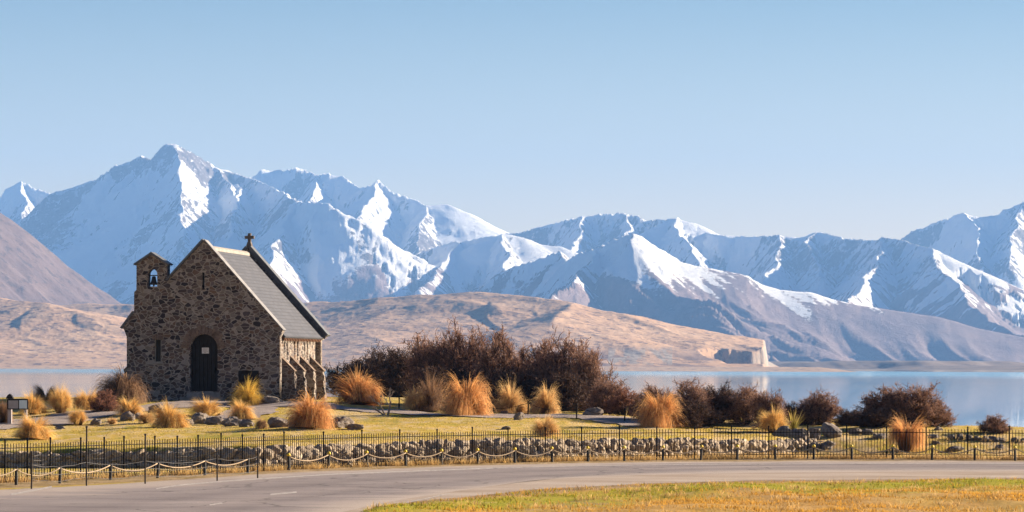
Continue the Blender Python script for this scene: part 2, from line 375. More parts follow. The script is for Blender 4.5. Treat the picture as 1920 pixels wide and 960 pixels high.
def gravel_mat(name, a, c2, c3):
    mt, n, b = new_mat(name, .95, .1); t = NT(n); o = t.obj()
    n1 = t.noise(.5, 5, .65, t.mapped(o, (.3, 1, 1))); n2 = t.noise(30, 3, .8, o)
    c = t.ramp(n1, [(.32, a), (.5, c2), (.7, c3)])
    c = t.mix(.6, c, t.ramp(n2, [(.3, (.45, .43, .42)), (.7, (1.1, 1.1, 1.1))]), 'MULTIPLY')
    t.col(b, c); t.bump(b, n2, .8, .03)
    return mt
def strip(name, far, near, z, mat, sub=6, jit=0, seed=0):
    """flat sheet between two pixel polylines on the level ground, edges wavering"""
    def res(pl):
        a = np.array([flat(x, y)[:2] for x, y in pl]); d = np.r_[0, np.cumsum(np.hypot(*np.diff(a, axis=0).T))]
        u = np.linspace(0, d[-1], len(pl) * sub); return np.stack([np.interp(u, d, a[:, 0]), np.interp(u, d, a[:, 1])], 1)
    n = max(len(far), len(near)) * sub
    A, B = [np.stack([np.interp(np.linspace(0, 1, n), np.linspace(0, 1, len(q)), q[:, k]) for k in (0, 1)], 1) for q in (res(far), res(near))]
    if jit:
        A[:, 1] += jit * fbm(A[:, 0] * .5, A[:, 0] * 0, 3, seed); B[:, 1] += jit * fbm(B[:, 0] * .5, B[:, 0] * 0, 3, seed + 5)
    k = 9; f = np.linspace(0, 1, k)
    V = np.concatenate([np.c_[A * (1 - q) + B * q, np.full(n, z)] for q in f]); i = (np.arange(k - 1)[:, None] * n + np.arange(n - 1)).ravel()
    me = mesh_np(name, V, np.stack([n + i, n + i + 1, i + 1, i], 1), mat); set_attr(me, 'across', np.repeat(f, n))
    return link(name, me)
far_edge = [(-300, 930), (-100, 925), (60, 917), (200, 911), (330, 903), (480, 892), (620, 885), (800, 878), (1000, 872), (1200, 868.5), (1500, 866), (1800, 866.5), (2100, 868)]
tag(strip('gravel_shoulder', [(x, y - 2.2) for x, y in far_edge], [(-400, 1400), (300, 1150), (640, 975), (740, 944), (880, 931), (1010, 917), (1200, 907), (1400, 902), (1650, 899), (1920, 897), (2100, 896)], .004,
          gravel_mat('pale_gravel', (.32, .25, .19), (.43, .355, .30), (.52, .445, .385)), 14, .45, 2), kind='structure')
tag(strip('road', far_edge, [(-500, 1500), (200, 1180), (560, 980), (690, 950), (760, 936), (900, 915), (1010, 900), (1200, 891), (1400, 887), (1650, 885), (1920, 884), (2100, 884)], .008, asphalt_mat(), 14, .22, 7), kind='structure')
def worn_paint():
    mt, n, b = new_mat('worn_road_paint', .7, .2); t = NT(n); o = t.obj()
    c = t.ramp(t.noise(6, 5, .8, o), [(.36, (.16, .15, .14)), (.62, (.60, .54, .50))]); t.col(b, c); return mt
PAINT = worn_paint()
def paint(pts, wpx, i):
    return strip('road_marking', [(x, y - wpx / 2) for x, y in pts], [(x, y + wpx / 2) for x, y in pts], .012 + .0005 * i, PAINT, 6)
for i, (pts, wpx) in enumerate([
        ([(294, 917), (340, 910), (420, 903), (480, 899), (620, 890), (800, 883), (930, 878)], 1.8),
        ([(508, 928), (557, 923.5)], 2.6), ([(394, 947.5), (418, 944)], 2.2), ([(22, 928), (70, 919), (98, 913.5)], 3.0),
        ([(930, 878), (1100, 874.5), (1300, 871.5), (1600, 870), (1920, 870)], .9), ([(728, 951), (845, 926)], 1.4)]):
    tag(paint(pts, wpx, i), kind='structure')
def path_strip(name, pts, width, mat, dz):
    P = [hit(x, y)[:2] for x, y in pts]; P = np.array(P); d = np.r_[0, np.cumsum(np.hypot(*np.diff(P, axis=0).T))]
    u = np.linspace(0, d[-1], int(d[-1] / .3)); Q = np.stack([np.interp(u, d, P[:, k]) for k in (0, 1)], 1)
    for _ in range(14): Q[1:-1] = (Q[:-2] + 2 * Q[1:-1] + Q[2:]) / 4
    T = np.gradient(Q, axis=0); T /= np.hypot(*T.T)[:, None]; N = np.stack([-T[:, 1], T[:, 0]], 1)
    wv = width * (1 + .25 * fbm(u * .4, u * 0, 2, 6)); k = 7; V = []
    for j in range(k):
        q = Q + N * (wv * (j / (k - 1) - .5))[:, None]; V.append(np.c_[q, terrain(q[:, 0], q[:, 1]) + dz])
    V = np.stack(V, 1).reshape(-1, 3); i = (np.arange(len(u) - 1)[:, None] * k + np.arange(k - 1)).ravel()
    return link(name, mesh_np(name, V, np.stack([i, i + 1, i + k + 1, i + k], 1), mat, True))
PG = gravel_mat('path_gravel', (.25, .21, .20), (.34, .29, .27), (.43, .37, .34))
tag(path_strip('path', [(-60, 806), (0, 797), (80, 789), (180, 774), (250, 770), (330, 761), (430, 757), (520, 757), (600, 765), (700, 770), (800, 776), (900, 781), (980, 779), (1060, 779), (1180, 790), (1260, 800)], 3.4, PG, .035), kind='structure')
tag(path_strip('path', [(470, 764), (480, 772), (440, 785), (380, 795)], 2.2, PG, .05), kind='structure')

# ------------------------------------------------------------------ lake
LAKE = -4.0
def lake_mat():
    mt, n, b = new_mat('lake_water', .06, .5); t = NT(n); o = t.obj()
    b.inputs['IOR'].default_value = 1.333
    b.inputs['Base Color'].default_value = (.16, .44, .58, 1)
    wind = t.noise(1, 4, .55, t.mapped(o, (.0006, .0022, 1)))
    sp = t('SeparateXYZ', {0: o}).outputs[1]
    farb = t.ramp(t.math('DIVIDE', sp, 6000.0), [(.32, (0, 0, 0)), (.55, (1, 1, 1))])
    ruff = t.math('ADD', t.math('MULTIPLY', t.ramp(wind, [(.45, (0, 0, 0)), (.75, (1, 1, 1))]), .15), t.math('MULTIPLY', farb, .40), True)
    n.links.new(t.math('ADD', t.math('MULTIPLY', ruff, .26), .035), b.inputs['Roughness'])
    wv = t.noise(1, 5, .6, t.mapped(o, (.5, .12, 1)))
    t.bump(b, wv, .02, .25)
    return mt
me = mesh_np('lake', [(-8500, 100, LAKE), (8500, 100, LAKE), (8500, 20500, LAKE), (-8500, 20500, LAKE)], [(0, 1, 2, 3)], lake_mat())
tag(link('lake', me), kind='structure')

# ------------------------------------------------------------------ mountains: height fields grown from ridge lines
def fan(pxa, pxb, nx, Ys):
    u = (np.linspace(pxa, pxb, nx) - 960) / F; Yg, U = np.meshgrid(Ys, u, indexing='ij'); return U * Yg, Yg
def field(X, Y, ridges, warp=25, seed=0, fl=0.0):
    """each ridge: list of (px, py, Y) + (s, D0, s2, spur, lam); returns height, gully noise"""
    wx = X + warp * fbm(X / 260, Y / 260, 3, seed + 1); wy = Y + warp * fbm(X / 260, Y / 260, 3, seed + 11)
    shn = fbm(X / 150, Y / 700, 5, seed + 70, .65); best = np.full(X.shape, -60.0); gul = np.zeros(X.shape); fin = np.zeros(X.shape)
    for ri, (pts, (s, D0, s2, spur, lam), *sh_) in enumerate(ridges):
        P = [at(*p) for p in pts]; arc = 0
        s1, dl = sh_[0] if sh_ else (0, [0] * len(P)); hr = np.full(X.shape, -1e9); dr = np.full(X.shape, 1e9); ar = np.zeros(X.shape)
        for (ax, ay, az), (bx, by, bz), da, db in zip(P[:-1], P[1:], dl[:-1], dl[1:]):
            L2 = (bx - ax) ** 2 + (by - ay) ** 2; L = math.sqrt(L2)
            t = np.clip(((wx - ax) * (bx - ax) + (wy - ay) * (by - ay)) / L2, 0, 1)
            d = np.hypot(wx - ax - t * (bx - ax), wy - ay - t * (by - ay))
            d0 = (da + t * (db - da)) * (1 + .75 * shn); ds = np.minimum(d, np.maximum(d0, 0)); d = d - ds * (1 - .15)
            h = az + t * (bz - az) - s1 * ds - (s * D0 * (1 - np.exp(-d / D0)) + s2 * d)
            k = h > hr; hr = np.where(k, h, hr); dr = np.where(k, d, dr); ar = np.where(k, arc + t * L, ar); arc += L
        if len(sh_) > 1:
            q = np.array([at(*p) for p in sh_[1]]); q = q[np.argsort(q[:, 1])]
            xb = np.interp(Y, q[:, 1], q[:, 0]) + 40 * fbm(X / 200, Y / 200, 3, seed + 33); hr = hr - 1.0 * np.maximum(0, xb - X)
        g = ridged(ar / lam + .35 * fbm(X / 500, Y / 500, 2, seed + 5), dr / (lam * 7) + ri * 3.3, 3, seed + ri)      # 1 on spurs, lower in gullies
        fi = ridged(ar / (lam * .22) + .5 * fbm(X / 200, Y / 200, 2, seed + 6), dr / (lam * 2.2) + ri * 1.7, 3, seed + ri + 50, .6)
        dd = np.minimum(dr, 900 if s2 > .12 else 260)
        h = hr - spur * dd * (1 - g) * sstep(0, 140, dr) - fl * min(1, (s + s2) ** 2) * np.minimum(dd, 260) * (1 - fi) * sstep(0, 60, dr)
        k = h > best; best = np.where(k, h, best); gul = np.where(k, g, gul); fin = np.where(k, fi, fin)
    return best, gul, fin
def fan_mesh(name, X, Y, Z, mat):
    V = np.stack([X, Y, Z], -1).reshape(-1, 3); ny, nx = X.shape
    i = (np.arange(ny - 1)[:, None] * nx + np.arange(nx - 1)[None]).ravel()
    return mesh_np(name, V, np.stack([i, i + 1, i + nx + 1, i + nx], 1), mat, True)

A = (.80, 900, .26, .20, 330)      # steep alpine flank
Bf = (.70, 800, .24, .15, 340)     # softer flank
SP = (.72, 500, .30, .16, 300)     # spur
FAN = (.10, 700, .10, .028, 170)    # gentle lower fan
DB = [(1183, 437, 10700), (1143, 480, 10450), (1183, 512, 10150), (1217, 542, 9900), (1249, 564, 9700), (1300, 590, 9400), (1370, 615, 9100), (1450, 645, 8700), (1500, 668, 8300)]
SB = [(590, 379, 13600), (592, 425, 13056), (602, 458, 12802), (640, 520, 12500), (680, 560, 12200)]
BB = [(800, 385, 16500), (788, 417, 16100), (784, 471, 15500)]
EB = [(1749, 466, 12900), (1757, 500, 12550), (1795, 532, 12250), (1807, 553, 12000), (1834, 586, 11600), (1900, 622, 11000)]
ridges = [
    # main massif skyline
    ([(-260, 470, 16000), (-120, 450, 15800), (36, 412, 15500), (94, 361, 15500), (176, 336, 15500), (195, 324, 15450), (212, 309, 15400), (240, 302, 15400), (262, 291, 15400), (283, 298, 15400), (298, 282, 15350), (313, 270, 15300), (330, 270, 15300), (349, 279, 15350),
      (369, 292, 15400), (394, 302, 15500), (412, 313, 15500), (442, 323, 15500), (469, 333, 15400), (500, 345, 15200), (521, 353, 15000)], A),
    # spurs of the main peak
    ([(322, 272, 15300), (338, 305, 15050), (343, 345, 14750), (340, 395, 14400), (346, 440, 14050), (330, 490, 13600), (300, 540, 13100)], SP),
    ([(412, 313, 15500), (428, 350, 15100), (445, 378, 14900)], SP),
    ([(445, 345, 15300), (440, 400, 14500), (420, 470, 13900), (400, 540, 13200)], SP),
    # second ridge running down to the right: a sunny shoulder, then a steep face
    ([(521, 353, 15000), (540, 368, 14500), (556, 379, 14000), (585, 379, 13600), (615, 382, 13450)], A),
    ([(585, 379, 13600), (615, 382, 13450), (637, 397, 13400), (683, 415, 13380), (704, 429, 13380), (737, 456, 13380), (779, 477, 13360), (817, 500, 13330), (850, 527, 13300), (880, 550, 13250)], (2.0, 420, .8, .14, 230), (.30, [330, 560, 560, 480, 460, 390, 330, 270, 190, 90]), SB),
    ([(556, 379, 14000), (530, 430, 13400), (505, 490, 12800), (480, 560, 12100)], SP),
    # back skyline, middle
    ([(440, 345, 17600), (476, 329, 17500), (491, 317, 17500), (525, 318, 17500), (555, 313, 17400), (577, 317, 17400), (600, 328, 17300), (619, 323, 17200), (640, 329, 17200), (675, 352, 17000), (685, 350, 16900), (709, 337, 16800),
      (737, 358, 16700), (767, 373, 16600), (800, 385, 16500)], A),
    ([(796, 384, 16500), (842, 382, 16500), (867, 394, 16500), (900, 415, 16500), (933, 431, 16500), (960, 445, 16500), (1000, 480, 16500)], A, (.34, [600, 900, 900, 900, 900, 900, 900]), BB),
    ([(800, 385, 16500), (789, 417, 16100), (784, 471, 15500), (775, 520, 15000)], SP),
    ([(709, 337, 16800), (690, 380, 16300), (672, 420, 15800), (660, 480, 15300)], SP),
    ([(600, 328, 17300), (585, 370, 16700), (570, 420, 16200)], SP),
    # middle ridge below it
    ([(740, 495, 14100), (785, 473, 14000), (858, 452, 13900), (900, 444, 13850), (940, 438, 13800)], Bf),
    ([(940, 438, 13800), (975, 444, 13800), (1017, 458, 13800), (1050, 461, 13800), (1079, 479, 13800), (1110, 495, 13800)], Bf, (.30, [500, 500, 400, 250, 200, 100])),
    ([(940, 438, 13800), (952, 475, 13400), (946, 510, 13000), (935, 545, 12600)], (.55, 600, .3, .2, 200)),
    ([(858, 452, 13900), (820, 500, 13300), (790, 545, 12800)], SP),
    # low front ridge
    ([(870, 550, 11900), (887, 543, 11800), (950, 508, 11600), (1017, 479, 11500), (1047, 468, 11450), (1062, 487, 11350)], (.6, 700, .25, .35, 110)),
    # big spur peak
    ([(1062, 487, 11000), (1100, 471, 10900), (1137, 460, 10800), (1167, 443, 10750), (1183, 437, 10700)], (.75, 600, .22, .16, 260)),
    ([(1137, 460, 10900), (1080, 520, 10300), (1010, 580, 9700)], SP),
    # right skyline
    ([(900, 480, 15400), (946, 436, 15400), (975, 434, 15400), (1017, 424, 15300), (1042, 419, 15300), (1092, 404, 15200), (1121, 400, 15200), (1169, 398, 15100), (1200, 406, 15000), (1217, 410, 15000), (1252, 411, 14900), (1273, 407, 14800)], A),
    ([(1265, 408, 14800), (1305, 418, 14800), (1335, 439, 14800), (1350, 450, 14800)], A, (.3, [250, 300, 250, 200])),
    ([(1305, 424, 15000), (1335, 439, 14600), (1361, 440, 14500),
      (1380, 442, 14500), (1425, 443, 14400), (1462, 439, 14300), (1500, 442, 14300), (1530, 434, 14300), (1560, 438, 14200), (1582, 448, 14000), (1597, 446, 13900), (1635, 450, 13700), (1661, 444, 13500), (1691, 448, 13300), (1720, 458, 13100), (1749, 465, 12900)], A),
    ([(1273, 407, 14800), (1260, 422, 14600), (1285, 445, 14300), (1300, 463, 14100), (1310, 500, 13600)], SP),
    ([(1462, 439, 14300), (1466, 462, 14050), (1450, 500, 13600), (1420, 545, 13000)], SP),
    ([(1530, 434, 14300), (1510, 452, 14100), (1525, 470, 13900), (1540, 520, 13300)], SP),
    ([(1169, 398, 15100), (1180, 425, 14800), (1160, 470, 14300)], SP),
    ([(1092, 404, 15200), (1085, 440, 14800), (1070, 480, 14300)], SP),
    # right spur
    ([(1743, 464, 12950), (1759, 472, 12900), (1800, 491, 12900), (1837, 517, 12900), (1875, 540, 12850), (1920, 556, 12800), (2000, 590, 12700)], (.85, 700, .22, .16, 240), (.30, [150, 250, 400, 500, 600, 700, 700]), EB),
    ([(1749, 468, 12880), (1757, 500, 12550), (1795, 532, 12250), (1807, 553, 12000), (1834, 586, 11600), (1900, 622, 11000), (1990, 650, 10500)], (.6, 500, .22, .16, 240)),
    ([(1661, 444, 13500), (1640, 500, 12800), (1600, 555, 12100), (1570, 600, 11500)], SP),
    # far right mountain
    ([(1660, 470, 16400), (1691, 447, 16300), (1702, 437, 16300), (1725, 426, 16200), (1755, 414, 16200), (1785, 404, 16100), (1807, 398, 16000), (1837, 407, 16000), (1867, 403, 16000), (1894, 388, 16000), (1920, 376, 16000), (1990, 352, 16000), (2100, 370, 16000)], A),
    ([(1807, 398, 16000), (1838, 425, 15600), (1830, 470, 15100), (1850, 520, 14500)], SP),
    ([(1920, 376, 16000), (1900, 440, 15300), (1890, 500, 14600)], SP),
    # far left peak
    ([(-120, 400, 18200), (0, 364, 18000), (11, 353, 18000), (39, 339, 18000), (64, 351, 17900), (94, 362, 17800), (150, 390, 17700)], A),
    ([(39, 339, 18000), (50, 375, 17600), (30, 420, 17000)], SP),
]
Ys = np.concatenate([np.arange(7000, 11000, 24), np.arange(11000, 16600, 17), np.arange(16600, 18600, 28)])
X, Y = fan(-140, 2060, 1150, Ys)
Zm, gul, fin = field(X, Y, ridges, 22, 3, .10)
# the pyramid peak: a long sunny flank running down to the right, a steep dark face on its left
prf = np.array([at(px, py, 10700) for px, py in [(1120, 462), (1150, 452), (1170, 441), (1183, 436), (1204, 442), (1240, 465), (1275, 490), (1312, 499), (1350, 505), (1395, 516), (1425, 531), (1462, 543), (1519, 548), (1556, 560), (1612, 572), (1687, 583), (1762, 594), (1837, 615), (1920, 632), (2080, 655), (2300, 680)]])
wxp = X + 14 * fbm(X / 120, Y / 300, 3, 91); dn = np.maximum(10700 - Y, 0)
flank = np.interp(wxp - .22 * np.minimum(dn, 900), prf[:, 0], prf[:, 2])
flank = np.interp(wxp, prf[:, 0], prf[:, 2]) * (1 - sstep(0, 900, dn)) + flank * sstep(0, 900, dn)
dh = .30 * np.minimum(dn, 350) + .20 * np.clip(dn - 350, 0, 500) + .115 * np.maximum(dn - 850, 0)
al_, ac_ = .42 * X - .91 * Y, .91 * X + .42 * Y
gv = ridged(ac_ / 330 + .5 * fbm(X / 600, Y / 1100, 2, 95), al_ / 2600, 3, 92, .5)
flank = flank - dh - sstep(60, 800, dn) * (125 * (1 - gv) + 22 * (1 - ridged(ac_ / 110 + .4 * fbm(X / 200, Y / 400, 2, 97), al_ / 900, 3, 98, .55))) - .9 * np.maximum(Y - 10700, 0)
q = np.array([at(*p) for p in DB]); q = q[np.argsort(q[:, 1])]
flank = flank - 1.15 * np.maximum(0, np.interp(Y, q[:, 1], q[:, 0]) + 38 * fbm(X / 160, Y / 160, 4, 33) - X)
k = flank > Zm; Zm = np.where(k, flank, Zm); gul = np.where(k, gv, gul); fin = np.where(k, .62 + .5 * (ridged(ac_ / 70, al_ / 500, 3, 96) - .62), fin)
gy, gx = np.gradient(Zm); dxs = np.gradient(X, axis=1); dys = np.gradient(Y, axis=0)
hgt = np.clip((Zm - 20) / 250, 0, 1) * (.12 + .88 * sstep(.45, .85, np.hypot(gx / dxs, gy / dys)))
Zm = Zm + hgt * (9 * fbm(X / 60, Y / 75, 4, 21, .65) + 14 * (ridged(X / 300, Y / 330, 4, 40, .55) - .62))
Zm = np.maximum(Zm, -6 - .0 * Y)
gy, gx = np.gradient(Zm); dxs = np.gradient(X, axis=1); dys = np.gradient(Y, axis=0)
slope = np.hypot(gx / dxs, gy / dys)
line = 285 + 60 * fbm(X / 700, Y / 700, 3, 61) + 120 * (gul - .62) + 330 * (fin - .62)
snow = sstep(-50, 60, Zm - line)
patchy = fbm(X / 520, Y / 900, 3, 77, .55); mott = ridged(X / 85, Y / 130, 4, 79, .65) - .55
rock = sstep(-.15, .45, patchy + .9 * mott + 1.1 * (fin - .66) + .5 * (slope - .8)) * sstep(.35, .65, slope) * sstep(250, 480, Zm)
def mountain_mat():
    mt, n, b = new_mat('snow_mountain', .75, .15); t = NT(n); o = t.obj()
    s = t('Attribute', attribute_name='snow').outputs['Fac']; rk = t('Attribute', attribute_name='rock').outputs['Fac']
    n1 = t.noise(.035, 7, .78, o); n2 = t.noise(.008, 6, .7, o)
    brown = t.ramp(n2, [(.3, (.15, .105, .10)), (.5, (.22, .16, .155)), (.7, (.30, .22, .21))])
    sw = t.math('MULTIPLY', t.math('ADD', t.math('SUBTRACT', s, .5), t.math('MULTIPLY', t.math('SUBTRACT', n1, .5), 2.6)), 4.0)
    sw = t.math('ADD', sw, .5, True)
    rw = t.math('ADD', t.math('MULTIPLY', t.math('SUBTRACT', t.math('ADD', rk, t.math('MULTIPLY', t.math('SUBTRACT', n1, .5), 2.8)), .54), 3.4), .0, True)
    c = t.mix(rw, t.ramp(n2, [(.3, (.78, .80, .83)), (.7, (.88, .89, .90))]), (.14, .12, .115))
    t.col(b, t.mix(sw, brown, c)); t.bump(b, n1, .9, 11)
    return mt
me = fan_mesh('snow_mountains', X, Y, Zm, mountain_mat()); set_attr(me, 'snow', snow); set_attr(me, 'rock', rock)
tag(link('snow_mountains', me), kind='structure')

# bare brown mountain at the left
def dry_mat(name, cols, patch, scale, bump):
    mt, n, b = new_mat(name, .95, .1); t = NT(n); o = t.obj()
    n1 = t.noise(scale, 6, .65, o); n2 = t.noise(scale * 4.5, 6, .7, o)
    c = t.ramp(n1, [(.3, cols[0]), (.5, cols[1]), (.7, cols[2])])
    c = t.mix(t.ramp(n2, [(.535, (0, 0, 0)), (.60, (.85, .85, .85))]), c, patch)
    sc = t('Attribute', attribute_name='scrub').outputs['Fac']
    c = t.mix(t.math('MULTIPLY', sc, t.ramp(n1, [(.44, (0, 0, 0)), (.56, (.85, .85, .85))])), c, patch)
    cl = t('Attribute', attribute_name='cliff').outputs['Fac']
    n3 = t.noise(.05, 5, .7, t.mapped(o, (1, 1, .25)))
    c = t.mix(cl, c, t.ramp(n3, [(.35, (.20, .165, .14)), (.6, (.36, .315, .275))]))
    t.col(b, c); t.bump(b, n2, .8, bump)
    return mt
Ys = np.arange(5600, 8700, 14)
X, Y = fan(-160, 420, 420, Ys)
pr = np.array([at(px, py, 7600) for px, py in [(-260, 290), (-120, 335), (-50, 366), (0, 397), (60, 440), (130, 500), (190, 543), (260, 590), (380, 668), (520, 690)]])
zr = np.interp(X, pr[:, 0], pr[:, 2]); dy_ = 7600 - Y
Zb = zr - .24 * np.maximum(dy_, 0) - .8 * np.maximum(-dy_, 0) + np.clip(np.abs(dy_) / 250, 0, 1) * (26 * (ridged(X / 620 + Y / 900, Y / 120, 4, 6, .55) - .62) + 16 * fbm(X / 500, Y / 260, 3, 9))
Zb = np.maximum(Zb + 3 * fbm(X / 60, Y / 60, 4, 3), -6)
me = fan_mesh('bare_mountain', X, Y, Zb, dry_mat('bare_mountain_soil', [(.105, .078, .078), (.14, .103, .10), (.175, .13, .12)], (.075, .06, .062), .008, 5))
set_attr(me, 'cliff', np.zeros(X.shape)); tag(link('bare_mountain', me), kind='structure')

# tawny lakeside hills with the pale cliff at their end
Ys = np.concatenate([np.arange(4860, 6400, 6.5), np.arange(6400, 7200, 20)])
X, Y = fan(-140, 1700, 1150, Ys)
HL = (.10, 420, .10, .035, 190)
hr = [([(-200, 560, 5900), (0, 559, 5850), (56, 564, 5800), (97, 571, 5750), (160, 590, 5650), (230, 620, 5550)], HL),
      ([(60, 585, 6500), (101, 569, 6500), (150, 564, 6500), (225, 568, 6450), (330, 575, 6350), (420, 572, 6250), (500, 570, 6200), (560, 567, 6150), (700, 560, 6050), (800, 549, 6000), (880, 543.5, 5950), (960, 551, 5900), (1030, 560, 5850), (1100, 573, 5800), (1200, 599, 5700), (1280, 623, 5600), (1330, 641, 5540), (1345, 645, 5520), (1385, 646, 5500), (1440, 650, 5480), (1470, 655, 5480)], (.12, 420, .105, .035, 190)),
      ([(1075, 569, 5820), (1040, 600, 5500)], (.14, 420, .10, .05, 190)), ([(330, 575, 6350), (300, 620, 5700), (280, 655, 5300)], HL)]
Zh, g, _f = field(X, Y, hr, 8, 30)
# knob with the cliff face
for _ in range(5):                                                   # weathered, rounded ground
    Zh[1:-1] = (Zh[:-2] + 2 * Zh[1:-1] + Zh[2:]) / 4; Zh[:, 1:-1] = (Zh[:, :-2] + 2 * Zh[:, 1:-1] + Zh[:, 2:]) / 4
ke = at(1432, 649, 5480)[0] / 5480 * Y + 3 * fbm(Y / 22, Y * 0, 3, 12) + np.clip(.62 * (Y - 5470), -40, 0) * sstep(5250, 5380, Y)
over = np.maximum(0, X - ke); Zh = Zh - 6.0 * np.minimum(over, 6) - .35 * np.maximum(over - 6, 0)
kn = sstep(-78, -60, X - ke) * (1 - sstep(0, 3, X - ke)) * sstep(12, 22, Zh); foot = (Y < 5480)
front = 5448 + 9 * fbm(X / 18, X * 0, 3, 14); blk = sstep(-72, -50, X - ke) * (1 - sstep(14, 24, X - ke))
Zh = Zh - blk * 1.7 * np.clip(front - Y, 0, 14) * sstep(8, 16, Zh)
cliffm = sstep(-2, 1, X - ke) * sstep(3, 6, Zh)
knob = Zh
Zh = np.maximum(Zh, knob)
Zh = Zh + np.clip((Zh + 4) / 30, 0, 1) * (1.3 * fbm(X / 45, Y / 45, 4, 55, .6) + 7.5 * (ridged(X / 230, Y / 260, 2, 70, .35) - .6))
# flats and spit at the foot
spit = sstep(-60, 40, (at(1560, 692, 5200)[0] - X))
sh = np.interp((X / Y) * F + 960, [-200, 230, 600, 1150, 1400, 1700], [4960, 4950, 4930, 4900, 4960, 5000])
flatz = -5.2 + spit * np.clip((Y - sh) / 140, 0, 1.1) * 7.5 + .4 * fbm(X / 40, Y / 40, 3, 5)
base = np.maximum(flatz, -6)
cl2 = sstep(.62, .9, ridged(X / 45, Y / 200, 3, 15)) * sstep(40, 12, Zh) * sstep(6, 12, Zh) * .8 * (np.abs((X / Y) * F + 960 - 640) < 120) \
    + sstep(.45, .7, ridged(X / 25, Y / 200, 3, 19)) * sstep(42, 25, Zh) * sstep(4, 9, Zh) * (np.abs((X / Y) * F + 960 - 1200) < 60) * 1.0
isflat = (base >= Zh) * 1.0
Zh = np.maximum(Zh, base)
me = fan_mesh('lakeside_hills', X, Y, Zh, dry_mat('tawny_hill_grass', [(.44, .275, .165), (.52, .34, .21), (.58, .40, .255)], (.145, .10, .09), .012, 3))  # the dark patch colour stands for shrubs and for shade in the gullies
set_attr(me, 'cliff', np.clip(cliffm + cl2 + isflat * .35, 0, 1)); pxh = X / Y * F + 960; set_attr(me, 'scrub', sstep(46, 14, Zh) * sstep(1030, 1120, pxh) * (1 - cliffm) * (1 - isflat)); tag(link('lakeside_hills', me), kind='structure')

# low terraces on the far right shore
Ys = np.arange(5250, 7600, 20)
X, Y = fan(1400, 2080, 420, Ys)
pxg = X / Y * F + 960
shore = np.interp(pxg, [1400, 1500, 1650, 1750, 1920, 2080], [6300, 6150, 5850, 5500, 5350, 5300]) + 60 * fbm(X / 90, X * 0, 3, 8)
Zt = -5.5 + np.clip((Y - shore) / 90, 0, 1) * 4.5 + sstep(60, 420, Y - shore) * (8 + 9 * sstep(.0, .5, fbm(X / 300, Y / 500, 3, 9) + .15)) + .5 * fbm(X / 30, Y / 30, 3, 1)
me = fan_mesh('far_shore', X, Y, Zt, dry_mat('far_shore_soil', [(.16, .125, .11), (.21, .165, .14), (.26, .20, .165)], (.11, .09, .085), .004, 3))
set_attr(me, 'cliff', sstep(0, 30, Y - shore) * (1 - sstep(90, 130, Y - shore)) * sstep(.0, .3, fbm(X / 150, X * 0, 2, 31) + .1) * 1.0)
tag(link('far_shore', me), kind='structure')

# ------------------------------------------------------------------ the stone church
def filled(name, outer, holes, depth, mat, parent, axis='y', y0=0):
    """solid plate with openings: 2D shape (x, z) extruded along +y"""
    cu = bpy.data.curves.new(name, 'CURVE'); cu.dimensions = '2D'; cu.fill_mode = 'BOTH'; cu.extrude = depth / 2
    for poly in [outer] + holes:
        sp = cu.splines.new('POLY'); sp.points.add(len(poly) - 1); sp.use_cyclic_u = True
        for p, (x, z) in zip(sp.points, poly): p.co = (x, z, 0, 1)
    tmp = bpy.data.objects.new('tmp', cu); C.objects.link(tmp)
    dg = bpy.context.evaluated_depsgraph_get(); me = bpy.data.meshes.new_from_object(tmp.evaluated_get(dg))
    bpy.data.objects.remove(tmp); bpy.data.curves.remove(cu)
    for v in me.vertices:
        x, z, e = v.co; v.co = (x, y0 + depth / 2 - e, z)
    bm = bmesh.new(); bm.from_mesh(me); bmesh.ops.remove_doubles(bm, verts=bm.verts, dist=1e-4); bmesh.ops.recalc_face_normals(bm, faces=bm.faces)
    bm.to_mesh(me); bm.free(); me.name = name; me.materials.clear(); me.materials.append(mat)
    return link(name, me, parent)
def arch(cx, hw, z0, zs, n=10):
    return [(cx - hw, z0), (cx + hw, z0)] + [(cx + hw * math.cos(math.pi * i / n), zs + hw * math.sin(math.pi * i / n)) for i in range(n + 1)]
c0 = at(380, 750, 130 * K); TH = R(8.6); CHL = 9.0
church = thing('stone_church', 'small stone church with steep grey roof, arched dark door and bell turret', 'church', (c0[0], c0[1], 1.70), -TH)
cb = -0.25
SLP = 1.105
fac_outer = [(-3.66, cb), (3.66, cb), (3.66, 3.0), (3.82, 3.34), (0.05, 7.53), (-1.74, 5.62), (-1.74, 6.45), (-2.5, 6.90), (-3.22, 6.45), (-3.22, 5.2), (-3.33, 5.1), (-3.33, 4.15), (-3.86, 3.45), (-3.68, 3.0)]
door_a = arch(.04, .67, .45, 2.46, 12); slit = [(-2.33, 1.84), (-2.0, 1.84), (-2.0, 2.85), (-2.33, 2.85)]
crosslit = [(-.065, 5.22), (.065, 5.22), (.065, 6.02), (-.065, 6.02)]
_unused = [(-.08, 5.2), (.08, 5.2), (.08, 5.68), (.22, 5.68), (.22, 5.84), (.08, 5.84), (.08, 6.08), (-.08, 6.08), (-.08, 5.84), (-.22, 5.84), (-.22, 5.68), (-.08, 5.68)]
bellop = arch(-2.45, .235, 5.36, 5.95, 8)
filled('front_wall', fac_outer, [door_a, slit, crosslit, bellop], .55, M['church_stone'], church)
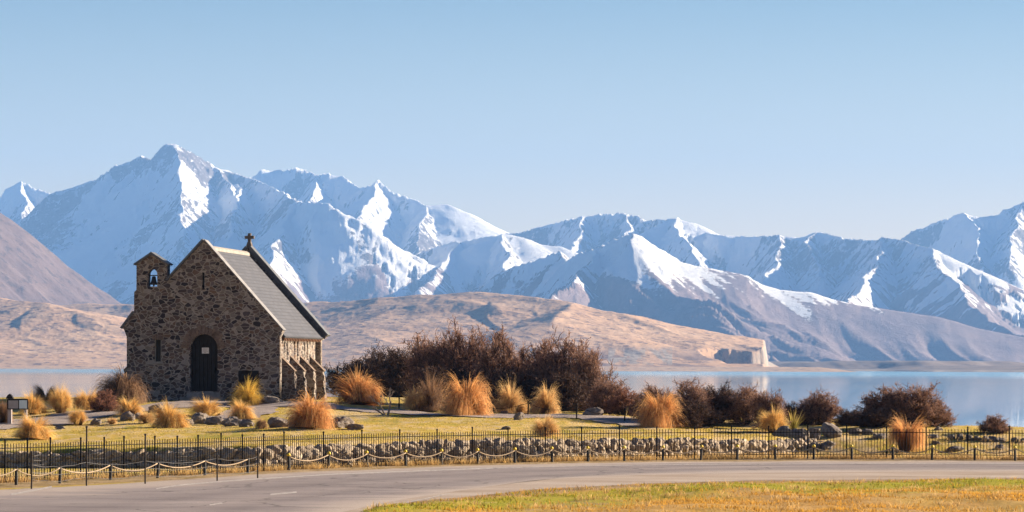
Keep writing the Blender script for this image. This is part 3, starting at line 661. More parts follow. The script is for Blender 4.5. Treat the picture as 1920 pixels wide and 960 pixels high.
# door recess
d = MB(); d.add([(x, .32, z) for x, z in arch(.04, .72, .40, 2.46, 12)] + [(x, .40, z) for x, z in arch(.04, .72, .40, 2.46, 12)], [tuple(range(15)), tuple(range(29, 14, -1))] + [(i, i + 15, (i + 1) % 15 + 15, (i + 1) % 15) for i in range(15)])
for i in range(1, 7):
    x = .04 - .67 + i * 1.34 / 7; d.box(x - .012, x + .012, .300, .325, .45, 2.9)
door = d.build('door', M['door'], church)
hd = MB(); hd.tube([(.52, .27, 1.35), (.52, .27, 1.55)], .02, 6); hd.box(.49, .55, .285, .318, 1.30, 1.60); hd.build('handle', M['iron'], door)
nz_ = MB().box(-.12, .22, .285, .299, 2.22, 2.50); nts = nz_.build('notice', M['white'], door)
tx = MB()
for i, (a, b_) in enumerate([(-.07, .17), (-.07, .12), (-.07, .17), (-.02, .10)]): tx.box(a, b_, .281, .284, 2.43 - i * .055, 2.448 - i * .055)
tx.build('printing', M['grey_text'], nts)
rs = random.Random(4)
vm = MB()
for i in range(17):
    a0 = math.pi * i / 17 + .012; a1 = math.pi * (i + 1) / 17 - .012; r0 = .675; r1 = rs.uniform(.98, 1.12); pr = rs.uniform(.03, .065)
    q = [(.04 + r * math.cos(a), 2.46 + r * math.sin(a)) for a, r in ((a0, r0), (a0, r1), (a1, r1), (a1, r0))]
    vm.prism(q, -pr, .20)
vm.build('door_arch', M['voussoir'], church)
st = MB(); st.box(-1.0, 1.1, -.42, .30, cb, .17); st.box(-.75, .85, -.10, .30, .173, .40); st.build('doorstep', M['coping'], church)
# facade window, slit, plaque
wf = MB(); wf.box(-2.40, -1.93, -.04, .3, 1.74, 1.835); wf.box(-2.325, -2.285, .05, .2, 1.84, 2.85); wf.box(-2.045, -2.005, .05, .2, 1.84, 2.85); wf = wf.build('window', M['coping'], church)
MB().box(-2.284, -2.046, .14, .17, 1.84, 2.85).build('pane', M['glass'], wf)
ln = MB()
for i in range(5):
    x = -2.42 + i * .1; ln.prism([(x, 2.86), (x + .085, 2.86), (x + .06 + (i - 2) * .03 + .025, 3.1), (x + (i - 2) * .03 + .012, 3.1)], -.03, .1)
ln.build('window_lintel', M['voussoir'], church)
MB().box(-.3, .3, .30, .36, 5.1, 6.2).build('cross_window', M['glass'], church)
MB().box(1.72, 2.68, -.045, -.004, .70, 1.43).build('plaque', M['plaque'], church)
# bell
bl = MB(); bl.lathe([(.02, .40), (.075, .395), (.10, .34), (.115, .22), (.15, .10), (.20, .0), (.17, .0), (.02, .05)], 14, (-2.45, .27, 5.45)); bl.lathe([(.0, .09), (.04, .06), (.04, .0), (.0, -.04)], 8, (-2.45, .27, 5.40))
bell = bl.build('bell', M['bell'], church, True)
MB().tube([(-2.75, .27, 5.89), (-2.15, .27, 5.89)], .025, 6).build('headstock', M['bell'], bell)
# turret cap
tc = MB(); tc.prism([(-3.36, 6.42), (-3.30, 6.36), (-2.5, 6.87), (-1.68, 6.36), (-1.62, 6.42), (-2.5, 6.99)][::1], -.10, .66); tc.build('turret_roof', M['dark_coping'], church)
# coping on the front gable, toned paler on the sunlit slope, darker on the shaded one
def coping(poly_pts, y0, y1, th, name, mat, lip=.0):
    cm = MB()
    for (x0, z0), (x1, z1) in zip(poly_pts[:-1], poly_pts[1:]):
        dx, dz = x1 - x0, z1 - z0; L = math.hypot(dx, dz); nx, nz = -dz / L * th, dx / L * th
        cm.prism([(x0, z0 + .004), (x1, z1 + .004), (x1 + nx, z1 + nz), (x0 + nx, z0 + nz)], y0, y1)
    return cm.build(name, mat, church)
coping([(3.84, 3.31), (0.05, 7.53)], -.07, .58, -.045, 'gable_coping', M['grey_coping'])
coping([(0.02, 7.53), (-1.74, 5.63)], -.065, .62, -.10, 'gable_coping', M['dark_coping'])
coping([(-3.33, 4.15), (-3.92, 3.37)], -.065, .62, -.10, 'gable_coping', M['dark_coping'])
# side walls with three pairs of lancets
def side(sx, name):
    holes = []
    for y in (2.35, 4.6, 6.85):
        for dy in (-.33, .33): holes.append(arch(y + dy, .17, 1.95, 2.72, 6))
    o = filled(name, [(.551, cb), (CHL + .02, cb), (CHL + .02, 3.12), (.551, 3.12)], holes, .5, M['church_stone'], church)
    for v in o.data.vertices:
        x, y, z = v.co; v.co = (sx * (3.45 - y), x, z)
    bm = bmesh.new(); bm.from_mesh(o.data); bmesh.ops.recalc_face_normals(bm, faces=bm.faces); bm.to_mesh(o.data); bm.free()
    if sx > 0:
        for y in (2.35, 4.6, 6.85):
            for dy in (-.33, .33):
                wv = MB().box(3.12, 3.16, y + dy - .2, y + dy + .2, 1.9, 2.95).build('lancet_window', M['glass'], church)
side(1, 'side_wall'); side(-1, 'side_wall')
for sx in (1, -1):
    for y in (1.35, 3.5, 5.7, 7.95):
        b = MB(); pr = [(3.40, cb), (4.20, cb), (4.16, .9), (4.10, 1.42), (3.40, 2.12)]
        pr = [(sx * x, z) for x, z in pr]
        b.prism(pr, y - .2, y + .2); bo = b.build('buttress', M['church_stone'], church)
        bm = bmesh.new(); bm.from_mesh(bo.data); bmesh.ops.triangulate(bm, faces=bm.faces); bmesh.ops.subdivide_edges(bm, edges=bm.edges, cuts=3, use_grid_fill=True)
        for v in bm.verts:
            h_ = .03 * math.sin(v.co.z * 9 + v.co.y * 7) + .025 * math.sin(v.co.z * 17 + y)
            if abs(v.co.x) > 3.6: v.co.x += sx * h_
        bm.to_mesh(bo.data); bm.free()
        cp = MB(); cp.prism([(sx * 3.452, 2.085), (sx * 4.14, 1.395), (sx * 4.16, 1.43), (sx * 3.452, 2.125)], y - .215, y + .215); cp.build('buttress_cap', M['voussoir'], bo)
# roof
def roof_mat():
    mt, n, b = new_mat('roof_shingles', .75, .25); t = NT(n); o = t.obj()
    sp = t('SeparateXYZ', {0: o}); v = t('CombineXYZ', {0: sp.outputs[1], 1: sp.outputs[2], 2: 0.0}).outputs[0]
    br = t('TexBrick', {'Vector': v, 'Color1': (.056, .064, .088, 1), 'Color2': (.078, .086, .112, 1), 'Mortar': (.04, .044, .06, 1), 'Scale': 1.0, 'Mortar Size': .022, 'Brick Width': .34, 'Row Height': .17}, offset=.5)
    c = t.mix(.6, br.outputs[0], t.ramp(t.noise(1.4, 6, .7, o), [(.3, (.6, .6, .62)), (.7, (1.15, 1.1, 1.08))]), 'MULTIPLY')
    t.col(b, c); t.bump(b, br.outputs[1], -.5, .02); return mt
M['roof'] = roof_mat()
rf = MB()
for sx in (1, -1):
    q = [(sx * 3.84, 3.03), (sx * 0.0, 7.25), (sx * 0.0, 7.12), (sx * 3.78, 2.97)]
    rf.prism(q, .552, CHL + .1)
roof = rf.build('roof', M['roof'], church)
MB().prism([(-.16, 7.10), (.16, 7.10), (.13, 7.24), (0, 7.33), (-.13, 7.24)], .60, CHL).build('ridge_cap', M['coping'], roof)
rt_ = MB()
for i in range(24):
    y = .72 + i * .35; rt_.prism([(3.452, 3.11), (3.74, 2.83), (3.78, 2.96), (3.452, 3.30)], y, y + .1)

rt_.build('rafter_ends', M['timber'], church)
# rear gable parapet and cross
filled('rear_gable', [(-3.66, cb), (3.66, cb), (3.66, 2.9), (3.95, 3.12), (3.93, 3.16), (0, 7.52), (-3.93, 3.16), (-3.95, 3.12), (-3.66, 2.9)], [], .5, M['church_stone'], church, y0=CHL + .12)
coping([(3.98, 3.12), (0.03, 7.52)], CHL + .03, CHL + .72, -.13, 'rear_coping', M['dark_coping']); coping([(-.03, 7.52), (-3.98, 3.12)], CHL + .03, CHL + .72, -.13, 'rear_coping', M['dark_coping'])
fl_ = MB(); fl_.prism([(0.05, 7.30), (3.90, 2.97), (3.96, 3.10), (.05, 7.48)], CHL + .085, CHL + .112); fl_.build('rear_shade_strip', M['dark_coping'], church)  # dark strip over the parapet's near face, painting in its shade
cx = MB(); cx.prism([(-.17, 7.46), (.17, 7.46), (.085, 7.80), (-.085, 7.80)], CHL + .24, CHL + .54)
y0, y1 = CHL + .32, CHL + .46
cx.box(-.075, .075, y0, y1, 7.78, 8.25); cx.box(-.235, -.077, y0 + .003, y1 - .003, 7.97, 8.12); cx.box(.077, .235, y0 + .003, y1 - .003, 7.97, 8.12)
cx.build('stone_cross', simple('cross_stone', (.13, .11, .10), .9, .1, .4, 6), church)

# ------------------------------------------------------------------ rubble retaining wall
def ico(sub):
    bm = bmesh.new(); bmesh.ops.create_icosphere(bm, subdivisions=sub, radius=1)
    v = np.array([x.co[:] for x in bm.verts]); f = np.array([[q.index for q in x.verts] for x in bm.faces]); bm.free(); return v, f
IV, IF = ico(3); IV2, IF2 = ico(4)
rng = np.random.RandomState(11)
def rockify(V, seed, rough=.22, flat_n=5):
    r = np.random.RandomState(seed); v = V.copy()
    for _ in range(flat_n * 2):                                     # chop flat facets
        n = r.normal(size=3); n /= np.linalg.norm(n); dcut = r.uniform(.55, .85); k = v @ n - dcut
        v -= np.maximum(k, 0)[:, None] * n * .9
    a = r.rand(3) * 50
    v *= (1 + rough * .5 * (perlin(v[:, 0] * 1.6 + a[0], v[:, 1] * 1.6 + v[:, 2] * 2.1 + a[1]) + .5 * perlin(v[:, 0] * 4 + a[1], v[:, 2] * 4 + v[:, 1] * 3 + a[2])))[:, None]
    return v
wall_pts = np.array([(x, float(ywall(np.array(x)))) for x in np.r_[np.arange(-27, -8.5, .3), np.arange(-8.4, 13.4, .3)]])
d = np.r_[0, np.cumsum(np.hypot(*np.diff(wall_pts, axis=0).T))]
VV, FF = [], []; nb = 0; seed = 0
def top_z(s):
    x = np.interp(s, d, wall_pts[:, 0]); y = np.interp(s, d, wall_pts[:, 1]); return float(zknoll(np.array([x]), np.array([y + .3]))[0]) * (1 - .35 * float(sstep(11.0, 13.4, x)))
for row in range(3):
    s = rng.uniform(0, .3)
    while s < d[-1]:
        x = np.interp(s, d, wall_pts[:, 0]); y = np.interp(s, d, wall_pts[:, 1]); x2 = np.interp(s + .1, d, wall_pts[:, 0]); y2 = np.interp(s + .1, d, wall_pts[:, 1])
        L = math.hypot(x2 - x, y2 - y) or 1; tx_, ty_ = (x2 - x) / L, (y2 - y) / L
        ht = top_z(s); w_ = rng.uniform(.18, .46); h_ = ht / 3 * rng.uniform(.58, .80)
        seed += 1; v = rockify(IV, seed, .35) * (w_ * .80, rng.uniform(.15, .21), h_ * 1.12)
        ra = rng.normal() * .28; c_, s_ = math.cos(ra), math.sin(ra); v = np.c_[v[:, 0] * c_ - v[:, 2] * s_, v[:, 1], v[:, 0] * s_ + v[:, 2] * c_]
        rb = rng.normal() * .22; c_, s_ = math.cos(rb), math.sin(rb); v = np.c_[v[:, 0] * c_ - v[:, 1] * s_, v[:, 0] * s_ + v[:, 1] * c_, v[:, 2]]
        zz = ht * (row + .5) / 3 + rng.uniform(-.05, .05) - (.10 if row == 2 else 0)
        out = -.08 - .05 * (2 - row) + rng.uniform(-.05, .05)
        wv = np.c_[x + v[:, 0] * tx_ - (v[:, 1] + out) * ty_ * 1, y + v[:, 0] * ty_ + (v[:, 1] + out) * tx_, np.minimum(zz + v[:, 2], ht - .02 + .04 * perlin(v[:, 0] * 3 + seed, v[:, 1] * 3))]
        VV.append(wv); FF.append(IF + nb); nb += len(wv); s += w_ * rng.uniform(.92, 1.12)
wall = thing('retaining_wall', 'low rubble stone retaining wall of rough pale rocks behind the iron railing', 'wall', (2.0, float(ywall(np.array(2.0))), 0))
wo = link('rubble_stones', mesh_np('rubble_stones', np.concatenate(VV) - np.array(wall.location), np.concatenate(FF), M['wall_rock'], False), wall)
bkm = MB()
for i in range(len(wall_pts) - 1):
    (x0, y0), (x1, y1) = wall_pts[i], wall_pts[i + 1]
    bkm.add([(x0 - 2, y0 - .09 - wall.location.y, -.1), (x1 - 2, y1 - .09 - wall.location.y, -.1), (x1 - 2, y1 - .09 - wall.location.y, top_z(d[i + 1]) - .10), (x0 - 2, y0 - .09 - wall.location.y, top_z(d[i]) - .12)], [(0, 1, 2, 3)])
bkm.build('backing', M['mortar'], wall)

# ------------------------------------------------------------------ iron railing along the road
post_px = [-150, -90, -50, 10, 52, 95, 152, 196, 233, 291, 333, 372, 415, 455, 495, 533, 607, 679, 750, 820, 886, 953, 1023, 1091, 1162, 1232, 1303, 1372, 1442, 1515, 1588, 1663, 1737, 1815, 1893, 1965]
FPX = np.array(fence_px)
FH = 1.08
fp = [flat(x, float(np.interp(x, FPX[:, 0], FPX[:, 1]))) for x in post_px]
rail = thing('iron_railing', 'long black iron railing of thin pickets between the rubble wall and the road', 'fence', fp[20])
o0 = Vector(fp[20])
for i, p in enumerate(fp):
    p = Vector(p) - o0; z0 = tz(fp[i][0], fp[i][1]); pb = MB(); FHi = FH + rs.uniform(-.03, .05)
    pb.box(p.x - .022, p.x + .022, p.y - .022, p.y + .022, z0 - .05, FHi + .10); pb.lathe([(.030, FHi + .10), (.034, FHi + .13), (.0, FHi + .16)], 8, (p.x, p.y, 0)); pb.build('post', M['iron'], rail)
    if i < len(fp) - 1:
        q = Vector(fp[i + 1]) - o0; L = (q - p).length; n = max(3, int(L / .115)); pm = MB()
        dv = (q - p) / L
        for z in (.16, FH - .10):
            a, b_ = p + dv * .03, q - dv * .03
            pm.tube([(a.x, a.y, z), (b_.x, b_.y, z)], .014, 4)
        for k in range(1, n):
            c = p + (q - p) * (k / n); pm.tube([(c.x, c.y, .05), (c.x, c.y, FH + .03)], .011, 4)
        pm.build('picket_panel', M['iron'], rail)

# ------------------------------------------------------------------ rope barrier on short posts
rp = [(544, 881, 1), (617, 877.5, 1), (690, 875, 1), (762, 873, 1), (829, 871, 1), (897, 869.5, 1), (966, 867.5, 1), (1036, 866, 1), (1103, 865, 1), (1171, 864, 1), (1243, 863, 1), (1314, 862, 1), (1382, 861.5, 1), (1453, 861, 1), (1525, 861, 1), (1596, 861, 1), (1673, 861, 1), (1746, 862, 1), (1826, 862.5, 1), (1902, 863.5, 1), (1975, 864, 1)]
rl = [(-40, 911, 0), (37, 908, 0), (118, 905, 0), (212, 899, 0), (300, 895, 0), (388, 890, 0), (468, 886, 0)]
def rope_post(name, cap):
    t = thing(name, '', 'post'); b = MB(); b.lathe([(.045, -.05), (.045, .48), (.0, .48)], 10); b.build('post', M['black_post'], t)
    if cap:
        c = MB(); c.lathe([(.0, .555), (.045, .54), (.06, .50), (.06, .455), (.047, .455)], 10); c.build('cap', M['yellow'], t, True)
    return t
ordn = ['first', 'second', 'third', 'fourth', 'fifth', 'sixth', 'seventh', 'eighth', 'ninth', 'tenth', 'eleventh', 'twelfth', 'thirteenth', 'fourteenth', 'fifteenth', 'sixteenth', 'seventeenth', 'eighteenth', 'nineteenth', 'twentieth', 'twenty-first']
ptip = []
proto = {1: rope_post('barrier_post', 1), 0: rope_post('barrier_post', 0)}; used = set()
for lst in (rl, rp):
    tips = []
    for i, (x, y, cap) in enumerate(lst):
        o = proto[cap] if cap not in used else copy_tree(proto[cap]); used.add(cap)
        px_, py_, _ = flat(x, y); py_ -= .28 if cap else .55; o.location = (px_, py_, tz(px_, py_)); o.rotation_euler = (R(rs.uniform(-3, 3)), R(rs.uniform(-3, 3)), 0)
        o['group'] = 'yellow-capped barrier posts' if cap else 'plain dark barrier posts'
        o['label'] = (f'short black rope post with yellow cap, {ordn[i]} yellow cap from the left' if cap else f'plain short black rope post without cap, {ordn[max(i - 1, 0)]} of the low posts from the left edge')
        tips.append(Vector((px_, py_, tz(px_, py_) + .44)))
    for i in range(len(tips) - 1):
        a, b_ = tips[i], tips[i + 1]; pts = []
        sag = rs.uniform(.15, .20)
        for k in range(17):
            t_ = k / 16; p = a.lerp(b_, t_); pts.append((p.x, p.y - .05, p.z - sag * 4 * t_ * (1 - t_)))
        ro = MB().tube(pts, .019, 6).build('barrier_rope', M['rope'], None, True)
        side_ = 'yellow-capped' if lst is rp else 'plain dark'
        tag(ro, f'sagging pale rope hung between {ordn[i] if lst is rp else ordn[max(i-1,0)]} and {ordn[i+1] if lst is rp else ordn[i]} {side_} posts from the left', 'rope', 'ropes of the roadside barrier')

# old wire fence in front of the railing at the left
wp = [(60, 917, .98), (163, 911, 1.62), (273, 907.5, 1.38), (408, 902, .72), (484, 897, .86)]
wfence = thing('wire_fence', 'old wire fence on thin uneven dark steel posts at the left roadside', 'fence', flat(273, 907.5)); o0 = wfence.location.copy()
tops = []
for x, y, h in wp:
    p = Vector(flat(x, y)) - o0; tlt = rs.uniform(-.05, .05)
    b = MB(); b.box(p.x - .02, p.x + .02, p.y - .02, p.y + .02, -.05, h); b.lathe([(.03, h), (.036, h + .05), (0, h + .055)], 8, (p.x, p.y, 0)); po = b.build('post', M['steel'], wfence)
    tops.append(p)
for i, (a, b_) in enumerate(zip(tops[:-1], tops[1:])):
    wm = MB()
    for z in (.25, .45, .65):
        wm.tube([(a.x + (b_.x - a.x) * k / 8, a.y + (b_.y - a.y) * k / 8, z - .08 * math.sin(math.pi * k / 8) + rs.uniform(-.015, .015)) for k in range(9)], .005, 4, False)
    wm.build('wire', M['wire'], wfence)
# loose wire netting panels leaning on the railing
for (x0, x1, y, h, lab) in [(168, 198, 896, .95, 'patch of pale wire netting tied to the railing behind the tallest steel post'), (328, 362, 888, .88, 'patch of pale wire netting tied to the railing left of the church door line'), (64, 86, 903, .80, 'torn piece of pale wire netting on the railing at the left end')]:
    a = Vector(flat(x0, y)); b_ = Vector(flat(x1, y - 2)); nm = MB()
    for k in range(7):
        p = a.lerp(b_, k / 6); nm.tube([(p.x + rs.uniform(-.02, .02), p.y, .05), (p.x + rs.uniform(-.02, .02), p.y, h * rs.uniform(.8, 1))], .005, 4)
    for k in range(6):
        z = .1 + k * h / 6.3; nm.tube([(a.x, a.y, z), ((a.x + b_.x) / 2, (a.y + b_.y) / 2, z + rs.uniform(-.03, .03)), (b_.x, b_.y, z)], .005, 4)
    tag(nm.build('wire_netting', M['wire']), lab, 'wire netting', 'pieces of wire netting on the railing')

# ------------------------------------------------------------------ tussocks
def blades(n, seed, root_r, th0, bend, length, width, lean=(0, 0), segs=5):
    r = np.random.RandomState(seed)
    ph = r.rand(n) * 2 * np.pi; rr = root_r * np.sqrt(r.rand(n)); a0 = th0 * r.rand(n) ** .8; bd = r.uniform(*bend, n); L = r.uniform(*length, n); wd = width * r.uniform(.6, 1.3, n)
    if n > 500:                                                     # blades hang together in locks
        q = 54; k = r.randint(0, q, n); ph = (r.rand(q) * 2 * np.pi)[k] + .17 * r.normal(size=n); a0 = np.clip((th0 * r.rand(q) ** .75)[k] + .10 * r.normal(size=n), 0, None); L = L * r.uniform(.78, 1.12, q)[k]; bd = bd * r.uniform(.75, 1.25, q)[k]
    P = np.stack([rr * np.cos(ph), rr * np.sin(ph), np.zeros(n)], 1); pts = [P]
    for k in range(segs):
        t = (k + .5) / segs; th = a0 + bd * t ** 1.6
        D = np.stack([np.sin(th) * np.cos(ph) + lean[0] * t, np.sin(th) * np.sin(ph) + lean[1] * t, np.cos(th)], 1)
        P = P + D * (L / segs)[:, None]; P[:, 2] = np.maximum(P[:, 2], .01); pts.append(P)
    S = np.stack([-np.sin(ph + r.normal(size=n) * .6), np.cos(ph + r.normal(size=n) * .6), .2 * r.normal(size=n)], 1)
    V = []; al = []
    for k, p in enumerate(pts):
        ww = wd * (1 - (k / segs) ** 1.5 * .85); V += [p - S * ww[:, None] / 2, p + S * ww[:, None] / 2]; al += [np.full(n, k / segs)] * 2
    V = np.stack(V, 1); al = np.stack(al, 1)
    m_ = 2 * (segs + 1); b = np.arange(n)[:, None] * m_
    Fc = np.concatenate([b + np.array([[2 * k, 2 * k + 1, 2 * k + 3, 2 * k + 2]]) for k in range(segs)], 0)
    return V.reshape(-1, 3), Fc, al.ravel()
TM = []
for v, (th0, bend, lean, rr_) in enumerate([(1.2, (1.0, 2.4), (.05, 0), .20), (.95, (1.0, 2.4), (.14, 0), .22), (1.3, (1.2, 2.6), (.10, 0), .20), (.8, (.8, 2.2), (.12, .0), .26), (1.2, (1.5, 2.8), (-.05, 0), .20), (.55, (1.4, 2.9), (.03, 0), .26)]):
    V, Fc, al = blades(3300, 100 + v, rr_, th0, bend, (.66, 1.0), .0145, lean, 6)
    z = np.percentile(V[:, 2], 99.6); rx = np.percentile(np.hypot(V[:, 0], V[:, 1]), 96)
    V = V / (2 * rx, 2 * rx, z); TM.append((V, Fc, al))
TMESH = {}
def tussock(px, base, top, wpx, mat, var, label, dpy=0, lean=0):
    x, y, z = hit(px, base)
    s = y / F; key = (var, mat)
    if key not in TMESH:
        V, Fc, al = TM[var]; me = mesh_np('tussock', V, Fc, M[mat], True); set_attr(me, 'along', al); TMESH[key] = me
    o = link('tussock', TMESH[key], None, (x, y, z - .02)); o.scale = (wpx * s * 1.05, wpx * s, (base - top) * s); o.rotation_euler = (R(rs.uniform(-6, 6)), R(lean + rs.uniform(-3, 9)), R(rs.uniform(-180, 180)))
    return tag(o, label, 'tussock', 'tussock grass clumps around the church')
for a in [
    (62, 777, 736, 58, 'tus_gold', 0, 'golden tussock just right of the small information board'),
    (113, 775, 722, 48, 'tus_gold', 3, 'tall upright golden tussock left of the path bend near the left edge'),
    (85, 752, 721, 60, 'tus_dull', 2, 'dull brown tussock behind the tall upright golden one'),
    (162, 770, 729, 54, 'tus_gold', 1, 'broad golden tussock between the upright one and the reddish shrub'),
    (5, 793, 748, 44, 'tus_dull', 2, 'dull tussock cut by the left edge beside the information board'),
    (60, 823, 777, 80, 'tus_gold', 2, 'wide golden tussock on the lawn edge below the information board'),
    (147, 798, 765, 38, 'tus_gold', 3, 'small golden tussock standing alone on the near side of the path'),
    (236, 755, 724, 42, 'tus_gold', 1, 'small golden tussock at the upper side, near the left church corner'),
    (242, 778, 745, 52, 'tus_gold', 0, 'golden tussock beside pale rocks below the left church corner'),
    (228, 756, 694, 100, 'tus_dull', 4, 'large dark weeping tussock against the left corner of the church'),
    (318, 802, 755, 76, 'tus_gold', 2, 'bright golden tussock on the lawn below the lancet window'),
    (274, 793, 769, 34, 'tus_pale', 1, 'little brownish tussock left of the bright golden one on the lawn'),
    (210, 795, 782, 20, 'tus_pale', 3, 'tiny tuft of dry grass among the rocks'),
    (388, 780, 746, 66, 'tus_gold', 1, 'golden tussock in front of the church door behind dark rocks'),
    (463, 758, 714, 66, 'tus_green', 0, 'yellow-green tussock under the dark wall plaque'),
    (453, 788, 749, 58, 'tus_gold', 2, 'golden tussock just in front of the yellow-green one'),
    (583, 803, 739, 92, 'tus_copper', 4, 'large coppery tussock in front of the church buttresses'),
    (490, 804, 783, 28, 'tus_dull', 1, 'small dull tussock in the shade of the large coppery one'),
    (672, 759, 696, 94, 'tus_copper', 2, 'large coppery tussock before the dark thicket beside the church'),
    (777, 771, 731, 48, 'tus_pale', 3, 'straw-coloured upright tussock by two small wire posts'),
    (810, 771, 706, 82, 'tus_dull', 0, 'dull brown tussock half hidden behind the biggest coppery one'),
    (875, 779, 706, 104, 'tus_copper', 4, 'biggest coppery tussock at the middle of the lawn edge'),
    (955, 775, 720, 70, 'tus_pale', 0, 'straw tussock directly right of the biggest coppery one'),
    (1023, 776, 724, 64, 'tus_pale', 2, 'pale spiky tussock by the single wire post before the thicket'),
    (1023, 819, 779, 60, 'tus_pale', 1, 'rounded pale tussock standing on top of the retaining wall'),
    (1240, 799, 735, 100, 'tus_copper', 4, 'large orange tussock between the two thickets'),
    (1452, 812, 765, 54, 'tus_gold', 3, 'upright orange tussock right of the second thicket'),
    (1698, 846, 782, 76, 'tus_copper', 5, 'tall drooping orange tussock close behind the railing at right'),
    (1506, 794, 783, 20, 'tus_gold', 0, 'tiny orange tussock under the bushes near the flax'),
]: tussock(*a)

# ------------------------------------------------------------------ thorn bushes
def grow(seed):
    """stems, side branches and twigs of one thorn bush, unit width and height"""
    r = np.random.RandomState(seed); nrm = lambda a: a / np.linalg.norm(a, axis=1, keepdims=True)
    lv = []
    n0 = 34; th = r.rand(n0) * 2 * np.pi; zc = r.rand(n0) ** .8                     # stems end on a lopsided dome
    pr = (np.sqrt(1 - (zc * .97) ** 2.2) * .95 + .04) * (1 + .25 * np.sin(2 * th + seed) + .18 * np.sin(5 * th + 2 * seed)) * r.uniform(.75, 1.1, n0)
    E = np.stack([.36 * pr * np.cos(th), .36 * pr * np.sin(th), (.12 + .70 * zc) * (1 + .12 * np.sin(2 * th + seed * 1.7)) * r.uniform(.8, 1.08, n0)], 1)
    S = np.stack([.05 * np.cos(th), .05 * np.sin(th), np.full(n0, -.02)], 1)
    B = (S + E) / 2 + np.c_[(E - S)[:, :2] * .10, np.full(n0, -.04)]
    lv.append((S, B, E))
    for cnt, L, sp, t0 in ((13, .24, .85, .30), (8, .125, .95, .25)):
        S0, B0, E0 = lv[-1]; k = np.repeat(np.arange(len(S0)), cnt); t = t0 + (1.02 - t0) * r.rand(len(k)) ** .75; t = t[:, None]
        P = (1 - t) ** 2 * S0[k] + 2 * t * (1 - t) * B0[k] + t ** 2 * E0[k]; D = nrm((1 - t) * (B0[k] - S0[k]) + t * (E0[k] - B0[k]))
        D = nrm(D + sp * r.normal(size=P.shape) + np.array([0, 0, .25])); ln = L * r.uniform(.35, 1.25, (len(k), 1))
        Q = P + D * ln; M1 = P + D * ln * .5 + r.normal(size=P.shape) * L * .10; Q[:, 2] = np.maximum(Q[:, 2] + L * .12, .01)
        lv.append((P, M1, Q))
    P, M1, Q = lv[2]; n = len(P)
    k = np.repeat(np.arange(n), 4); t = r.rand(len(k), 1); TP = P[k] * (1 - t) + Q[k] * t; D = nrm(nrm(Q[k] - P[k]) + .9 * r.normal(size=TP.shape) + np.array([0, 0, .2]))
    TQ = TP + D * .06 * r.uniform(.4, 1.4, (len(k), 1)); TM_ = (TP + TQ) / 2 + r.normal(size=TP.shape) * .005
    A_, B_, C_ = np.r_[P, TP], np.r_[M1, TM_], np.r_[Q, TQ]; wd = np.r_[np.full(n, .0055), np.full(len(k), .0040)][:, None]
    W = nrm(np.cross(C_ - A_, r.normal(size=A_.shape))) * wd
    V = np.stack([A_ - W, A_ + W, B_ + W * .75, B_ - W * .75, C_], 1); N = len(A_)
    al = np.zeros((N, 5)); al[:n] = [.1, .1, .35, .35, .6]; al[n:] = [.4, .4, .7, .7, 1]
    al = np.clip(al + r.normal(size=(N, 1)) * .12, 0, 1); b = np.arange(N)[:, None] * 5
    T = np.concatenate([b + np.array([[0, 1, 2]]), b + np.array([[0, 2, 3]]), b + np.array([[3, 2, 4]])])
    tr = MB()
    for S_, B1, E1 in zip(*lv[0]): tr.tube([tuple(S_), tuple(B1), tuple(E1)], [.017, .011, .005], 5, False)
    for S_, B1, E1 in zip(*lv[1]): tr.tube([tuple(S_), tuple(B1), tuple(E1)], [.0055, .004, .0015], 3, False)
    return V.reshape(-1, 3), T, al.ravel(), tr
BV = [grow(900 + v) for v in range(6)]
BMESH = {}
def bush(px, base, top, wpx, mat, var, label, name='thorn_bush', cat='bush', group='leafless thorn bushes on the lake side', dy=0, depth=None, rz=None):
    x, y, z = hit(px, base); y += dy; x = (px - 960) / F * y; z = tz(x, y); s = y / F
    key = (var, mat)
    if key not in BMESH:
        V, T, al, tr = BV[var]; me = mesh_np('crown', V, T, M[mat]); set_attr(me, 'along', al)
        t0 = tr.build('branches', M['bark']); mb = t0.data; bpy.data.objects.remove(t0); BMESH[key] = (me, mb)
    t = thing(name, label, cat, (x, y, z - .05), R(rs.uniform(-180, 180)) if rz is None else rz, group)
    ztop = at(px, top, y)[2]
    wd = wpx * s; t.scale = (wd * 1.05, depth or wd * .95, (ztop - z) * 1.0)
    if rz is None: t.scale = (wd, wd, (ztop - z) * .93)
    link('crown', BMESH[key][0], t); link('branches', BMESH[key][1], t)
    return t
